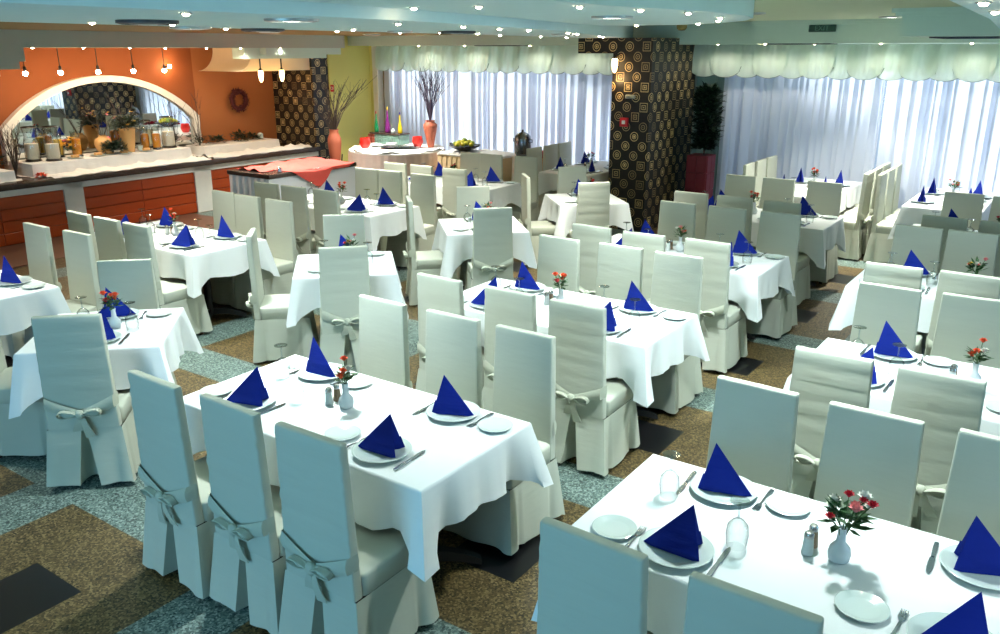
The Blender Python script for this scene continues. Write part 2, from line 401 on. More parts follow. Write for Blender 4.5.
# curved hood and stepped bulkhead at the far end of the buffet
hood = [(9.05, 2.11)] + [(9.05 + .34 * math.sin(a * PI / 16), 2.11 + .365 * (1 - math.cos(a * PI / 16))) for a in range(1, 9)] + [(10.95, 2.475), (10.95, 2.11)]
mb = MB(); n = len(hood)
mb.add([(-12.5, y, z) for y, z in hood] + [(-11.5, y, z) for y, z in hood],
       [tuple(range(n)), tuple(range(2 * n - 1, n - 1, -1))] + [(i, n + i, n + (i + 1) % n, (i + 1) % n) for i in range(n)])
struct('trim_9', mb, 'hood_cream')
struct('trim_10', MB().box(-11.5, -11.2, 9.0, 10.75, 2.31, 2.475).box(-11.5, -11.05, 9.3, 10.95, 2.37, 2.475), 'ceil_grey')
# pillars papered with gold rings
struct('pillar', MB().box(-5.58, -5.0, 10.65, 12.15, 0, 2.6), 'ring_wallpaper').name = 'wall_pillar'
struct('beam', MB().box(-6.13, -5.58, 10.65, 11.2, 2.4, 2.6), 'ring_wallpaper').name = 'trim_11'
struct('pillar2', MB().box(-12.5, -11.45, 10.62, 11.0, 0, 2.47), 'ring_wallpaper').name = 'wall_pillar.001'
struct('post', MB().box(-11.42, -11.05, 12.2, 12.34, 0, 2.515), 'olive_paint').name = 'trim_12'
struct('strip', MB().box(-11.36, -11.24, 12.05, 12.2, 0, 2.515), 'white_trim').name = 'trim_13'
# out of frame, seen in the mirror: pillars of the right wall
struct('pillar3', MB().box(3.9, 5.2, 5.2, 6.4, 0, ZC), 'ring_wallpaper').name = 'wall_pillar.002'

# arched mirror
fr = MB(); o1 = arch(5.72, 8.9, 1.40, 2.08, .82); o2 = arch(5.83, 8.79, 1.36, 1.985, .82)
n = len(o1); X0m, X1m = -12.5, -12.38
fr.add([(X0m, y, z) for y, z in o1] + [(X1m, y, z) for y, z in o1] + [(X0m, y, z) for y, z in o2] + [(X1m, y, z) for y, z in o2],
       [(i, i + 1, n + i + 1, n + i) for i in range(n - 1)] + [(2 * n + i, 2 * n + i + 1, 3 * n + i + 1, 3 * n + i) for i in range(n - 1)] +
       [(n + i, n + i + 1, 3 * n + i + 1, 3 * n + i) for i in range(n - 1)])
t = thing('wall_mirror', 0, 0, 0, 0, 'wide arched mirror in a white frame on the orange wall behind the buffet', 'mirror')
part('mirror_frame', mk(fr, 'mirror_frame', 'white_trim'), t)
part('mirror_glass', mk(MB().add([(-12.44, y, z) for y, z in o2] + [(-12.47, y, z) for y, z in o2], [tuple(range(n)), tuple(range(2 * n - 1, n - 1, -1))] + [(i, (i + 1) % n, n + (i + 1) % n, n + i) for i in range(n)], False), 'mirror_glass', 'mirror', 20), t)

# ------------------------------------------------------------------ slipcovered chair (front = +y, origin on the floor under the seat)
def sstep(a, b, x):
    t = min(1, max(0, (x - a) / (b - a))); return t * t * (3 - 2 * t)

def rrect(hx, y0, y1, r, n=4):            # rounded rectangle, counter-clockwise
    pts = []
    for cx, cy, a0 in ((hx - r, y0 + r, -PI / 2), (hx - r, y1 - r, 0), (-hx + r, y1 - r, PI / 2), (-hx + r, y0 + r, PI)):
        for i in range(n + 1):
            a = a0 + PI / 2 * i / n; pts.append((cx + r * math.cos(a), cy + r * math.sin(a)))
    return pts

def perimeter(hx, y0, y1, ns):            # evenly stepped rectangle path with normals and the side each point lies on
    out = []
    for side, (ax, ay, bx, by, nx, ny) in enumerate(((-hx, y0, hx, y0, 0, -1), (hx, y0, hx, y1, 1, 0), (hx, y1, -hx, y1, 0, 1), (-hx, y1, -hx, y0, -1, 0))):
        for i in range(ns):
            k = i / ns; out.append((ax + (bx - ax) * k, ay + (by - ay) * k, nx, ny, side, k))
    return out

def chair_meshes(seed, wrinkle):
    rnd = random.Random(seed); M = {}
    # seat with a boxed edge
    rings = []
    for z, d in ((.372, .004), (.376, .0), (.458, .0), (.467, .003), (.472, .012), (.475, .06)):
        rings.append([(x, y, z) for x, y in rrect(.203 - d, -.17 + d * .3, .222 - d, .03)])
    M['seat'] = mk(MB().loops(rings, True, True, True), 'seat', 'cover_cloth', 50)
    # skirt: flared, an inverted pleat at the back centre and kick pleats at the front corners
    per = perimeter(.203, -.212, .222, 48); rings = []
    ph = [rnd.uniform(0, 6.28) for _ in range(4)]
    for iz in range(12):
        f = iz / 11; z = .374 - f * (.374 - .03)
        ring = []
        for x, y, nx, ny, side, k in per:
            if side == 0:                               # columns follow the slit's edges
                w = .014 + .046 * f; i = round(k * 48); hx_ = .203
                if i <= 17: x = -hx_ + (hx_ - w) * i / 17
                elif i >= 31: x = w + (hx_ - w) * (i - 31) / 17
                else: x = -w + 2 * w * (i - 17) / 14
                x -= .004 * (1 - abs(x) / hx_)
            fl = .026 * f
            cd = min(k, 1 - k)                          # distance to a corner, as a share of the side
            fl += .018 * f * math.exp(-(cd / .06) ** 2)
            fl += f * .007 * math.sin(k * 9.5 + ph[side]) * sstep(0, .2, cd)
            if side == 0:
                d = abs(i - 24) / 7
                if d < 1: fl -= (.13 * min(1, f * 3.0)) * (1 - d ** 4)
                else: fl += .012 * f * math.exp(-((d - 1) / 3) ** 2)
            ox, oy = nx, ny
            if cd < .05:                                # push corners out diagonally
                sx = 1 if x > 0 else -1; sy = 1 if y > 0 else -1
                q = 1 - cd / .05; ox = nx * (1 - q) + sx * .8 * q; oy = ny * (1 - q) + sy * .8 * q
            if side in (1, 3) and abs(cd - .16) < .07: fl -= .02 * f * (1 - abs(cd - .16) / .07)
            zz = z + f * .008 * math.sin(k * 6.28 + ph[side])
            ring.append((x + ox * fl, y + oy * fl, zz))
        rings.append(ring)
    inner = [[(x * .97, (y - .005) * .97 + .005, z + .004) for x, y, z in r] for r in (rings[-1], rings[6], rings[1])]
    M['skirt'] = mk(MB().loops(rings + inner), 'skirt', 'cover_cloth', 60)
    # backrest
    rings = []
    nz = 22
    for i in range(nz + 1):
        f = i / nz; z = .375 + f * (1.043 - .375)
        hw = .197 - .017 * f; yr = -.214 - .012 * f; yf = -.163 - .019 * f
        pts = []
        for x, y in rrect(hw, yr, yf, .010, 3):
            if y < (yr + yf) / 2:
                y -= .004 * math.cos(x / hw * 1.5)
            if wrinkle and f > .3 and y < (yr + yf) / 2:
                y += .0045 * math.sin(z * 92 + 3.5 * math.sin(x * 7 + seed) + 2 * math.sin(z * 23 + seed)) * (.5 + .5 * math.sin(z * 17 + x * 6 + seed)) * sstep(.3, .5, f) * sstep(1.02, .94, f)
            pts.append((x, y, z - (.007 * math.cos(x / hw * 1.5) if i == nz else 0)))
        rings.append(pts)
    for dz, ins in ((.005, .002), (.009, .008), (.010, .02)):
        rings.append([(x * (1 - ins * 1.2), (y + .2) * (1 - ins * 24) - .2 if ins < .02 else -.2 + (y + .2) * .45, z + dz) for x, y, z in rings[nz]])
    # subdivide long faces across the width by adding points is not needed: the cloth is near flat
    M['backrest'] = mk(MB().loops(rings, True, True, True), 'backrest', 'cover_cloth', 45)
    # sash band tied across the rear and down to the knot
    ring0 = []; nb = 24; rr = []
    for i in range(nb + 1):
        x = -.2 + .4 * i / nb; s = abs(x) / .2
        zc = .472 + .075 * s ** 1.2; h = .024 + .014 * s
        y = -.229 - .006 * (1 - s); 
        if i in (0, nb): y = -.185
        rr.append([(x, y - .002, zc - h), (x, y - .010, zc - h * .3), (x, y - .009, zc + h * .4), (x, y, zc + h), (x, y + .006, zc)])
    M['sash'] = mk(MB().loops(rr, True, True, True), 'sash', 'sash_cloth', 50)
    bow = MB(); a = rnd.uniform(-.15, .15)
    bow.ball((0, -.252, .478), .027, 1, .75, 1.1)
    for sgn in (-1, 1):
        # loop: a ribbon that runs out and folds back, open in the middle
        pts = []; 
        for j in range(13):
            q = j / 12 * PI; r = .105 * math.sin(q) ** .6 if 0 < q < PI else 0
            pts.append((sgn * (.012 + r), -.254 - .012 * math.sin(2 * q), .478 + sgn * a * r + .030 * math.cos(q) * math.sin(q) ** .5 * 1.3 + .004))
        strip = [[(x, y - .012 + 0 * z, z - .004), (x, y + .010, z + .004)] for x, y, z in pts]
        lo = []
        for x, y, z in pts: lo.append([(x, y - .018, z), (x, y - .016, z + .003), (x, y + .014, z + .004), (x, y + .014, z)])
        bow.loops(lo, True, True, True)
        bow.ball((sgn * .058, -.248, .48 + sgn * a * .05), .045, 1, .22, .52)
        # tail
        L = rnd.uniform(.10, .15); dx = sgn * rnd.uniform(.02, .06); t = []
        for j in range(7):
            q = j / 6; w = .010 + .018 * q
            cx = sgn * .008 + dx * q; z = .468 - L * q; y = -.245 - .008 * math.sin(q * 4)
            t.append([(cx - w, y, z), (cx + w, y, z + .006), (cx + w, y + .004, z + .006), (cx - w, y + .004, z)])
        bow.loops(t, True, True, True)
    M['bow'] = mk(bow, 'bow', 'sash_cloth', 50)
    leg = MB().loops([[(sx * r, sy * r, z) for sx, sy in ((-1, -1), (1, -1), (1, 1), (-1, 1))] for z, r in ((0, .014), (.02, .016), (.37, .02))], True, True, True)
    M['leg'] = mk(leg, 'leg', 'dark_wood', 30)
    return M
CH = [chair_meshes(3 + k, k % 2 == 0) for k in range(4)]
LEGS = [(-.165, -.165), (.165, -.165), (-.165, .175), (.165, .175)]

def chair(X, Y, facing, label, group, variant=None):
    """X, Y: centre of the rear face of the backrest; facing: rotation in the room frame (0 = faces +Y)."""
    k = random.randrange(4) if variant is None else variant
    M = CH[k]; jit = random.uniform(-.035, .035)
    a = facing + jit
    cx = X - .215 * math.sin(a); cy = Y + .215 * math.cos(a)
    t = thing('dining_chair', cx, cy, 0, a, label, 'chair', group)
    for nme in ('seat', 'skirt', 'backrest'): part(nme, M[nme], t)
    s = part('sash', M['sash'], t); part('bow', M['bow'], s)
    for lx, ly in LEGS: part('leg', M['leg'], t, (lx, ly, 0))
    return t

# ------------------------------------------------------------------ tables and their cloths
TT = .745
def table_meshes(w, d):
    M = {}
    M['tabletop'] = mk(MB().rbox(-w / 2, w / 2, -d / 2, d / 2, TT - .03, TT, .006), 'tabletop', 'table_wood')
    M['pedestal'] = mk(MB().lathe([(.05, .06), (.05, .1), (.036, .14), (.036, .66), (.09, .7), (.16, .714)], 16), 'pedestal', 'table_iron')
    foot = MB()
    rings = []
    for i in range(9):
        q = i / 8; x = .03 + .30 * q; z = .095 - .06 * q ** 1.6 + .012 * math.sin(q * PI); w2 = .034 - .006 * q; h = .036 - .014 * q
        if i == 8: z -= .0; h = .016
        rings.append([(x, -w2, max(0, z - h)), (x, w2, max(0, z - h)), (x, w2 * .8, z + h * .6), (x, -w2 * .8, z + h * .6)])
    M['foot'] = mk(foot.loops(rings, True, True, True), 'foot', 'table_iron', 35)
    return M
TM = table_meshes(.80, .79)

def cloth_mesh(w, d, open_side=None, seed=0, drop=.235, tail=.13):
    """Draped cloth; open_side 'r' / 'l' leaves that x side flat where it meets the next table's cloth."""
    rnd = random.Random(seed); hx, hy = w / 2, d / 2; mb = MB(); r = .012
    x0 = -hx - (.0 if open_side != 'l' else 0.006); x1 = hx
    # path of points along the dropping sides
    def seg(ax, ay, bx, by, n): return [(ax + (bx - ax) * i / n, ay + (by - ay) * i / n) for i in range(n)]
    N = 26
    if open_side == 'r': path = seg(hx, hy, -hx, hy, N) + seg(-hx, hy, -hx, -hy, N) + seg(-hx, -hy, hx, -hy, N) + [(hx, -hy)]
    elif open_side == 'l': path = seg(-hx, -hy, hx, -hy, N) + seg(hx, -hy, hx, hy, N) + seg(hx, hy, -hx, hy, N) + [(-hx, hy)]
    else: path = seg(-hx, -hy, hx, -hy, N) + seg(hx, -hy, hx, hy, N) + seg(hx, hy, -hx, hy, N) + seg(-hx, hy, -hx, -hy, N)
    corners = [c for c in ((-hx, -hy), (hx, -hy), (hx, hy), (-hx, hy)) if not ((open_side == 'r' and c[0] > 0) or (open_side == 'l' and c[0] < 0))]
    tails = {c: tail * rnd.uniform(.75, 1.2) for c in corners}; skew = {c: rnd.uniform(-.02, .02) for c in corners}
    ph = rnd.uniform(0, 6); closed = open_side is None
    levels = [0, .3, .65, 1.0] + [1 + i for i in range(1, 10)]
    rings = []
    for li, lv in enumerate(levels):
        ring = []
        for i, (px, py) in enumerate(path):
            nx = (1 if abs(px - hx) < 1e-6 else -1 if abs(px + hx) < 1e-6 else 0); ny = (1 if abs(py - hy) < 1e-6 else -1 if abs(py + hy) < 1e-6 else 0)
            if open_side == 'r' and px > hx - 1e-6: nx = 0
            if open_side == 'l' and px < -hx + 1e-6: nx = 0
            L = math.hypot(nx, ny) or 1; 
            if nx and ny: nx, ny = nx * .85, ny * .85
            bestd, bc = 9, None
            for c in corners:
                dd = abs(px - c[0]) + abs(py - c[1])
                if dd < bestd: bestd, bc = dd, c
            if lv <= 1:
                a = lv * PI / 2; off = r * math.sin(a); z = -r * (1 - math.cos(a))
                ring.append((px + nx * (off - r), py + ny * (off - r), .76 + z)); continue
            f = (lv - 1) / 9; 
            Lh = drop + .012 * math.sin(i * .45 + ph)
            tl = tails[bc] if bc else 0
            e = math.exp(-(bestd / .10) ** 2) if bc else 0
            Lh += tl * max(0, 1 - bestd / .17) if bc else 0
            dep = f * Lh
            sk = skew[bc] if bc else 0
            ripple = .010 * math.sin(i * .75 + ph) + .006 * math.sin(i * 1.7 + 2 * ph)
            off = .02 * f + ripple * f + ((.055 * e * f) - .045 * f * math.exp(-((bestd - .17) / .06) ** 2) if bc else 0)
            # gather the corner fold: pull the tail's sides together
            gx = gy = 0
            if bc and 1e-6 < bestd < .2:
                pull = .55 * f * math.exp(-((bestd - .06) / .07) ** 2) * bestd
                dx, dy = bc[0] - px, bc[1] - py; q = math.hypot(dx, dy); gx, gy = dx / q * pull, dy / q * pull
            ring.append((px + nx * off + gx + sk * f * (abs(ny)), py + ny * off + gy + sk * f * abs(nx), .76 - r - dep))
        rings.append(ring)
    mb.loops(rings, closed)
    # flat top as one sheet, laid to the first ring
    n0 = len(path)
    if closed: mb.add([(px, py, .76) for px, py in [(p[0], p[1]) for p in rings[0]]], [tuple(range(n0))])
    else:
        ex = hx if open_side == 'r' else -hx - .03
        z2 = .76 if open_side == 'r' else .763
        ring = [(p[0], p[1], .76) for p in rings[0]]
        ring.append((ex, ring[-1][1], z2)); ring.append((ex, ring[0][1], z2))
        mb.add(ring, [tuple(range(len(ring)))])
    me = mk(mb, 'tablecloth', 'table_linen', 60)
    return me
CL_R = [cloth_mesh(.82, .81, 'r', 11 + i) for i in range(3)]
CL_L = [cloth_mesh(.82, .81, 'l', 31 + i) for i in range(3)]
CL_S = [cloth_mesh(.81, .81, None, 51 + i, .235, .16) for i in range(3)]

def one_table(X, Y, rot, label, group, cloth, clabel):
    t = thing('dining_table', X, Y, 0, rot, label, 'table', group)
    part('tabletop', TM['tabletop'], t); p = part('pedestal', TM['pedestal'], t)
    for k in range(4): part('foot', TM['foot'], t, (0, 0, 0), (0, 0, PI / 4 + k * PI / 2))
    c = thing('tablecloth', X, Y, .0, rot, clabel, 'tablecloth', 'white tablecloths', cloth)

# ------------------------------------------------------------------ place settings
PLATE = mk(MB().lathe([(.0, .0), (.075, .0), (.082, .003), (.13, .016), (.132, .018), (.128, .0195), (.085, .008), (.078, .0055), (.0005, .0055)], 40, cap0=False, cap1=True), 'dinner_plate', 'china', 30)
BREAD = mk(MB().lathe([(.0, .0), (.05, .0), (.056, .003), (.082, .011), (.083, .0125), (.08, .0135), (.057, .0065), (.052, .0045), (.0005, .0045)], 32, cap0=False, cap1=True), 'bread_plate', 'china', 30)
def napkin_mesh(seed):
    rnd = random.Random(seed); h = .195 * rnd.uniform(.93, 1.08); mb = MB()
    apex = Vector((.045 + rnd.uniform(-.015, .02), 0, h)); tip = Vector((-.122, 0, .004)); w = rnd.uniform(.045, .062)
    A = Vector((.085, w, .0)); B = Vector((.085, -w, .0)); m = Vector((.0, 0, .0))
    def panel(p, q, r, n=6, bulge=.006, nrm=None):
        rows = []
        nv = (q - p).cross(r - p).normalized()
        if nrm is not None and nv.dot(nrm) < 0: nv = -nv
        vs, idx, fs = [], {}, []
        for i in range(n + 1):
            for j in range(n + 1 - i):
                a, b = i / n, j / n; c = 1 - a - b
                idx[i, j] = len(vs); vs.append(p * c + q * a + r * b + nv * bulge * 27 * a * b * c)
        for i in range(n):
            for j in range(n - i):
                fs.append((idx[i, j], idx[i + 1, j], idx[i, j + 1]))
                if i + j < n - 1: fs.append((idx[i + 1, j], idx[i + 1, j + 1], idx[i, j + 1]))
        mb.add(vs, fs)
    panel(tip, apex, A, nrm=Vector((0, 1, 0))); panel(tip, B, apex, nrm=Vector((0, -1, 0)))
    panel(apex, m, A, nrm=Vector((0, -1, 0)), bulge=.003); panel(apex, B, m, nrm=Vector((0, 1, 0)), bulge=.003)
    # folded hems: a thin second layer along each wing's foot
    for s in (1, -1):
        a = Vector((.088, s * (w + .003), .001)); b = tip + Vector((.012, s * .004, .0)); c = apex * .35 + a * .65 + Vector((.002, s * .002, 0))
        panel(b, c, a, 3, .002, Vector((0, s, 0)))
    me = mb.mesh('napkin'); bm = bmesh.new(); bm.from_mesh(me); bmesh.ops.remove_doubles(bm, verts=bm.verts, dist=.0002); bm.to_mesh(me); bm.free()
    me.materials.append(MAT['napkin_blue']); me.set_sharp_from_angle(angle=math.radians(35)); return me
NAP = [napkin_mesh(80 + i) for i in range(5)]

def flat_profile(outline, z0, th, bend=0.0):     # outline: [(y, halfwidth)] along y
    rings = []
    for y, hw in outline:
        zz = z0 + bend * math.sin((y - outline[0][0]) / (outline[-1][0] - outline[0][0]) * PI)
        rings.append([(-hw, y, zz), (hw, y, zz), (hw * .85, y, zz + th), (-hw * .85, y, zz + th)])
    return MB().loops(rings, True, True, True)
KN_H = mk(flat_profile([(-.105, .005), (-.1, .0085), (-.06, .009), (-.01, .0065), (.0, .006)], .0, .006), 'handle', 'steel', 40)
KN_B = mk(flat_profile([(.0, .006), (.01, .0095), (.07, .0105), (.1, .008), (.115, .001)], .001, .0025), 'blade', 'steel', 40)
FK_H = mk(flat_profile([(-.1, .004), (-.095, .009), (-.06, .0075), (-.0, .0035), (.035, .004)], .0, .003, .006), 'handle', 'steel', 40)
fh = flat_profile([(.035, .004), (.05, .011), (.06, .0125)], .0, .0025, .0)
for k in range(4):
    x = -.0105 + .007 * k; fh.loops([[(x - r, y, z), (x + r, y, z), (x + r, y, z + .002), (x - r, y, z + .002)] for y, r, z in ((.058, .0022, .0), (.08, .002, -.0), (.1, .001, .003))], True, True, True)
FK_T = mk(fh, 'tines', 'steel', 40)
GL_BOWL = mk(MB().lathe([(.034, .0), (.0365, .02), (.040, .05), (.036, .085), (.02, .105), (.006, .113)], 24, cap0=False, cap1=False), 'bowl', 'wine_glass_clear', 60)
GL_STEM = mk(MB().lathe([(.006, .113), (.0042, .125), (.004, .165), (.006, .176)], 12), 'stem', 'wine_glass_foot', 60)
GL_FOOT = mk(MB().lathe([(.006, .174), (.02, .178), (.035, .181), (.0355, .183), (.0, .184)], 28), 'foot', 'wine_glass_foot', 60)
SH_B = mk(MB().lathe([(.019, 0), (.0205, .004), (.017, .05), (.0155, .066)], 16), 'shaker_body', 'salt_white', 40)
SH_BP = mk(MB().lathe([(.019, 0), (.0205, .004), (.017, .05), (.0155, .066)], 16), 'shaker_body', 'pepper_brown', 40)
SH_C = mk(MB().lathe([(.0165, .066), (.0165, .078), (.012, .086), (.0005, .088)], 16), 'shaker_cap', 'steel_cap', 40)
VASE = mk(MB().lathe([(.026, 0), (.034, .006), (.038, .03), (.034, .052), (.016, .075), (.0135, .11), (.0165, .128), (.013, .128), (.0115, .11), (.0115, .09)], 24, cap1=True), 'bud_vase', 'vase_white', 50)

def bouquet_meshes(seed, cols, spread, nst):
    rnd = random.Random(seed); st = MB(); lf = MB(); bl = []
    for i in range(nst):
        a = rnd.uniform(0, 2 * PI); r = spread * rnd.uniform(.35, 1); h = rnd.uniform(.17, .245)
        e = (r * math.cos(a), r * math.sin(a), h)
        st.tube([(0, 0, .06), (e[0] * .25, e[1] * .25, .13), (e[0] * .7, e[1] * .7, h * .85), e], .0018, 5)
        b = MB(); R = rnd.uniform(.017, .027); c = cols[i % len(cols)]
        for layer, (nn, rr, el) in enumerate(((7, 1.0, .25), (6, .75, .7), (4, .45, 1.15))):
            for k in range(nn):
                q = 2 * PI * (k + layer * .4) / nn
                d = Vector((math.cos(q) * math.cos(el), math.sin(q) * math.cos(el), math.sin(el)))
                b.leaf((e[0], e[1], e[2]), d, R * (.6 + .5 * rr), R * .5)
        b.ball(e, R * .45, n=8, m=5)
        bl.append(mk(b, 'blossom', c, 30))
        for k in range(5):
            d = (math.cos(a + rnd.uniform(-1.4, 1.4)), math.sin(a + rnd.uniform(-1.4, 1.4)), rnd.uniform(-.2, .8))
            lf.leaf((e[0] * .5, e[1] * .5, .13 + rnd.uniform(0, .06)), d, rnd.uniform(.045, .075), .013)
    return mk(st, 'stems', 'stem', 60), mk(lf, 'leaves', 'leaf', 30), bl
BQ = {'orange': bouquet_meshes(1, ['petal_orange', 'petal_orange', 'petal_red'], .05, 6),
      'mixed': bouquet_meshes(2, ['petal_orange', 'petal_white', 'petal_pink', 'petal_yellow'], .055, 7),
      'white': bouquet_meshes(3, ['petal_white', 'petal_red', 'petal_white', 'petal_pink', 'petal_red'], .10, 11),
      'orange_white': bouquet_meshes(4, ['petal_orange', 'petal_orange', 'petal_white'], .05, 5),
      'dark': bouquet_meshes(6, ['petal_red', 'leaf_dark'], .05, 5)}

def setting(F, s, t, side, where, rng, glass_on=True, knife=True, nap=True, bread=True):
    """F maps table coordinates to the room frame; side +1 for the near seats (they look to +t), -1 for the far seats."""
    X, Y, rot = F(s, t); base = rot + (0 if side > 0 else PI)
    def P(dx, dy): return F(s + side * dx, t + side * dy)
    z = .7632; j = lambda a: rng.uniform(-a, a)
    thing('dinner_plate', X, Y, z, base, 'white dinner plate at the %s' % where, 'plate', 'dinner plates', PLATE)
    if nap:
        thing('napkin', X, Y, z + .0058, base + j(.15) + (.4 if side > 0 else 0), 'folded blue napkin at the %s' % where, 'napkin', 'blue napkins', rng.choice(NAP))
    if bread:
        x, y, _ = P(-.255 + j(.02), j(.03)); thing('bread_plate', x, y, z, base, 'small white side plate, %s' % where, 'plate', 'side plates', BREAD)
    x, y, _ = P(-.155, -.01 + j(.02))
    o = thing('fork', x, y, z, base + j(.06), 'steel fork at the %s' % where, 'fork', 'forks'); part('handle', FK_H, o); part('tines', FK_T, o)
    x, y, _ = P(.15, j(.02))
    o = thing('knife', x, y, z, base + j(.06), 'steel table knife at the %s' % where, 'knife', 'knives'); part('handle', KN_H, o); part('blade', KN_B, o)
    if glass_on:
        x, y, _ = P(.16 + j(.02), .165 + j(.02))
        o = thing('wine_glass', x, y, z, base, 'upturned wine glass at the %s' % where, 'glass', 'upturned wine glasses'); part('bowl', GL_BOWL, o); part('stem', GL_STEM, o); part('foot', GL_FOOT, o)

def centrepiece(F, s, t, kind, where, desc, rng):
    z = .7635
    X, Y, r = F(s, t); thing('bud_vase', X, Y, z, r, 'small white flower vase on %s' % where, 'vase', 'bud vases', VASE)
    st, lf, bl = BQ[kind]
    o = thing('flower_bouquet', X, Y, z, rng.uniform(0, 6), '%s in vase on %s' % (desc, where), 'flowers', 'table flowers')
    part('stems', st, o); part('leaves', lf, o)
    for b in bl: part('blossom', b, o)
    for k, (nm, bm_, ds) in enumerate((('salt_shaker', SH_B, 'white salt shaker'), ('pepper_shaker', SH_BP, 'brown pepper shaker'))):
        X, Y, r = F(s - .1, t - .02 + .055 * k)
        o = thing(nm, X, Y, z, r, '%s on %s' % (ds, where), 'shaker', 'salt and pepper shakers'); part('shaker_body', bm_, o); part('shaker_cap', SH_C, o)

ORD = {1: ['only'], 2: ['left', 'right'], 3: ['left', 'middle', 'right']}
def frame(cx, cy, rot):
    def F(s, t): return (cx + s * math.cos(rot) - t * math.sin(rot), cy + s * math.sin(rot) + t * math.cos(rot), rot)
    return F

# double tables: centre, near / far chair positions along X, description, flowers, which places are laid
DOUBLE = [
 # key, cx, cy, near X, far X, where, flowers, (near-left, far-left, near-right, far-right), vase
 ('A', -2.79, 2.67, (-3.26, -2.755, -2.27), (-3.27, -2.75, -2.27), 'long table in centre foreground', 'orange_white', 'orange and white flowers', 'nfNF'),
 ('D', -.54, 2.71, (-1.035, -.54), (-1.03, -.54, -.06), 'lower right corner table', 'white', 'white and red flowers', 'nfNF'),
 ('E', -2.81, 4.75, (-3.32, -2.77, -2.29), (-3.31, -2.78, -2.31), 'long table in picture centre', 'orange', 'orange red flowers', 'nfNF'),
 ('J', -.33, 4.76, (-.86, -.39), (-.89, -.42), 'right edge table, second row', 'orange_white', 'orange and white flowers', 'nfN'),
 ('M', -2.81, 6.77, (-3.32, -2.83, -2.31), (-3.19, -2.7, -2.21), 'long table below ringed pillar', 'mixed', 'orange flowers with green leaves', 'nfNF'),
 ('K', -.54, 6.88, (-.98, -.52), (-1.08, -.68), 'right edge table, third row', 'mixed', 'orange and white flowers', 'nfN'),
 ('N', -2.87, 8.87, (-3.32, -2.86, -2.38), (-3.32, -2.88, -2.38), 'long table right of ringed pillar', 'orange', 'orange flowers', 'nfNF'),
 ('T', -.56, 8.92, (-.97, -.52), (-1.01, -.57), 'right edge table, fourth row', 'dark', 'dark red flowers', 'nfN'),
 ('G', -7.02, 4.64, (-7.4, -6.93, -6.48), (-7.3, -6.9, -6.43), 'long table beside wood panelled counter', 'orange_white', 'orange and white flowers', 'nfNF'),
 ('F', -6.98, 6.80, (-7.4, -6.97, -6.5), (-7.33, -6.95, -6.43), 'long table by coral cloth', 'orange', 'red flowers', 'nfNF'),
 ('Q', -7.0, 8.9, (-7.4, -6.95, -6.42), (-7.28, -6.92, -6.35), 'long table before round buffet', 'dark', 'dark flowers', 'nfNF'),
 ('S', -7.0, 2.66, (), (-7.16, -6.58), 'table cut by left edge', 'orange', 'orange flowers', 'F'),
]
for key, cx, cy, near, far, where, fl, fdesc, places in DOUBLE:
    rng = random.Random(key); F = frame(cx, cy, 0)
    for k, (dx, cl, nm) in enumerate(((-.41, rng.choice(CL_R), 'left'), (.41, rng.choice(CL_L), 'right'))):
        if key == 'S' and k == 0: continue
        one_table(cx + dx, cy, 0, 'pedestal table under cloth, %s half of %s' % (nm, where), 'pedestal tables', cl, 'white cloth over the %s half of %s' % (nm, where))
    for k, X in enumerate(near):
        chair(X, cy - .40 - .315 + rng.uniform(-.02, .02) - {'D': .05, 'K': .08, 'J': .02}.get(key, 0), 0, 'cream chair, %s one on near side of %s' % (ORD[len(near)][k], where), 'chairs on the near sides of long tables', rng.choice((0, 2)))
    for k, X in enumerate(far):
        chair(X, cy + .40 + .40 + rng.uniform(-.02, .03) - {'D': .06, 'K': .08, 'J': .05, 'M': .02}.get(key, 0), PI, 'cream chair, %s one on far side of %s' % (ORD[len(far)][k], where), 'chairs on the far sides of long tables', rng.choice((1, 3)))
    for ch, s, t, side, w in (('n', -.44, -.245, 1, 'near left'), ('f', -.44, .255, -1, 'far left'), ('N', .46, -.25, 1, 'near right'), ('F', .46, .25, -1, 'far right')):
        if ch in places: setting(F, s + rng.uniform(-.02, .02) - (.07 if key == 'J' and ch == 'n' else 0), t + rng.uniform(-.02, .02), side, '%s place of %s' % (w, where), rng, glass_on=not (key == 'A' and ch in 'NF') and not (key == 'D' and ch == 'F'))
    centrepiece(F, {'D': .06, 'J': .02}.get(key, -.02), .02, fl, where, fdesc, rng)

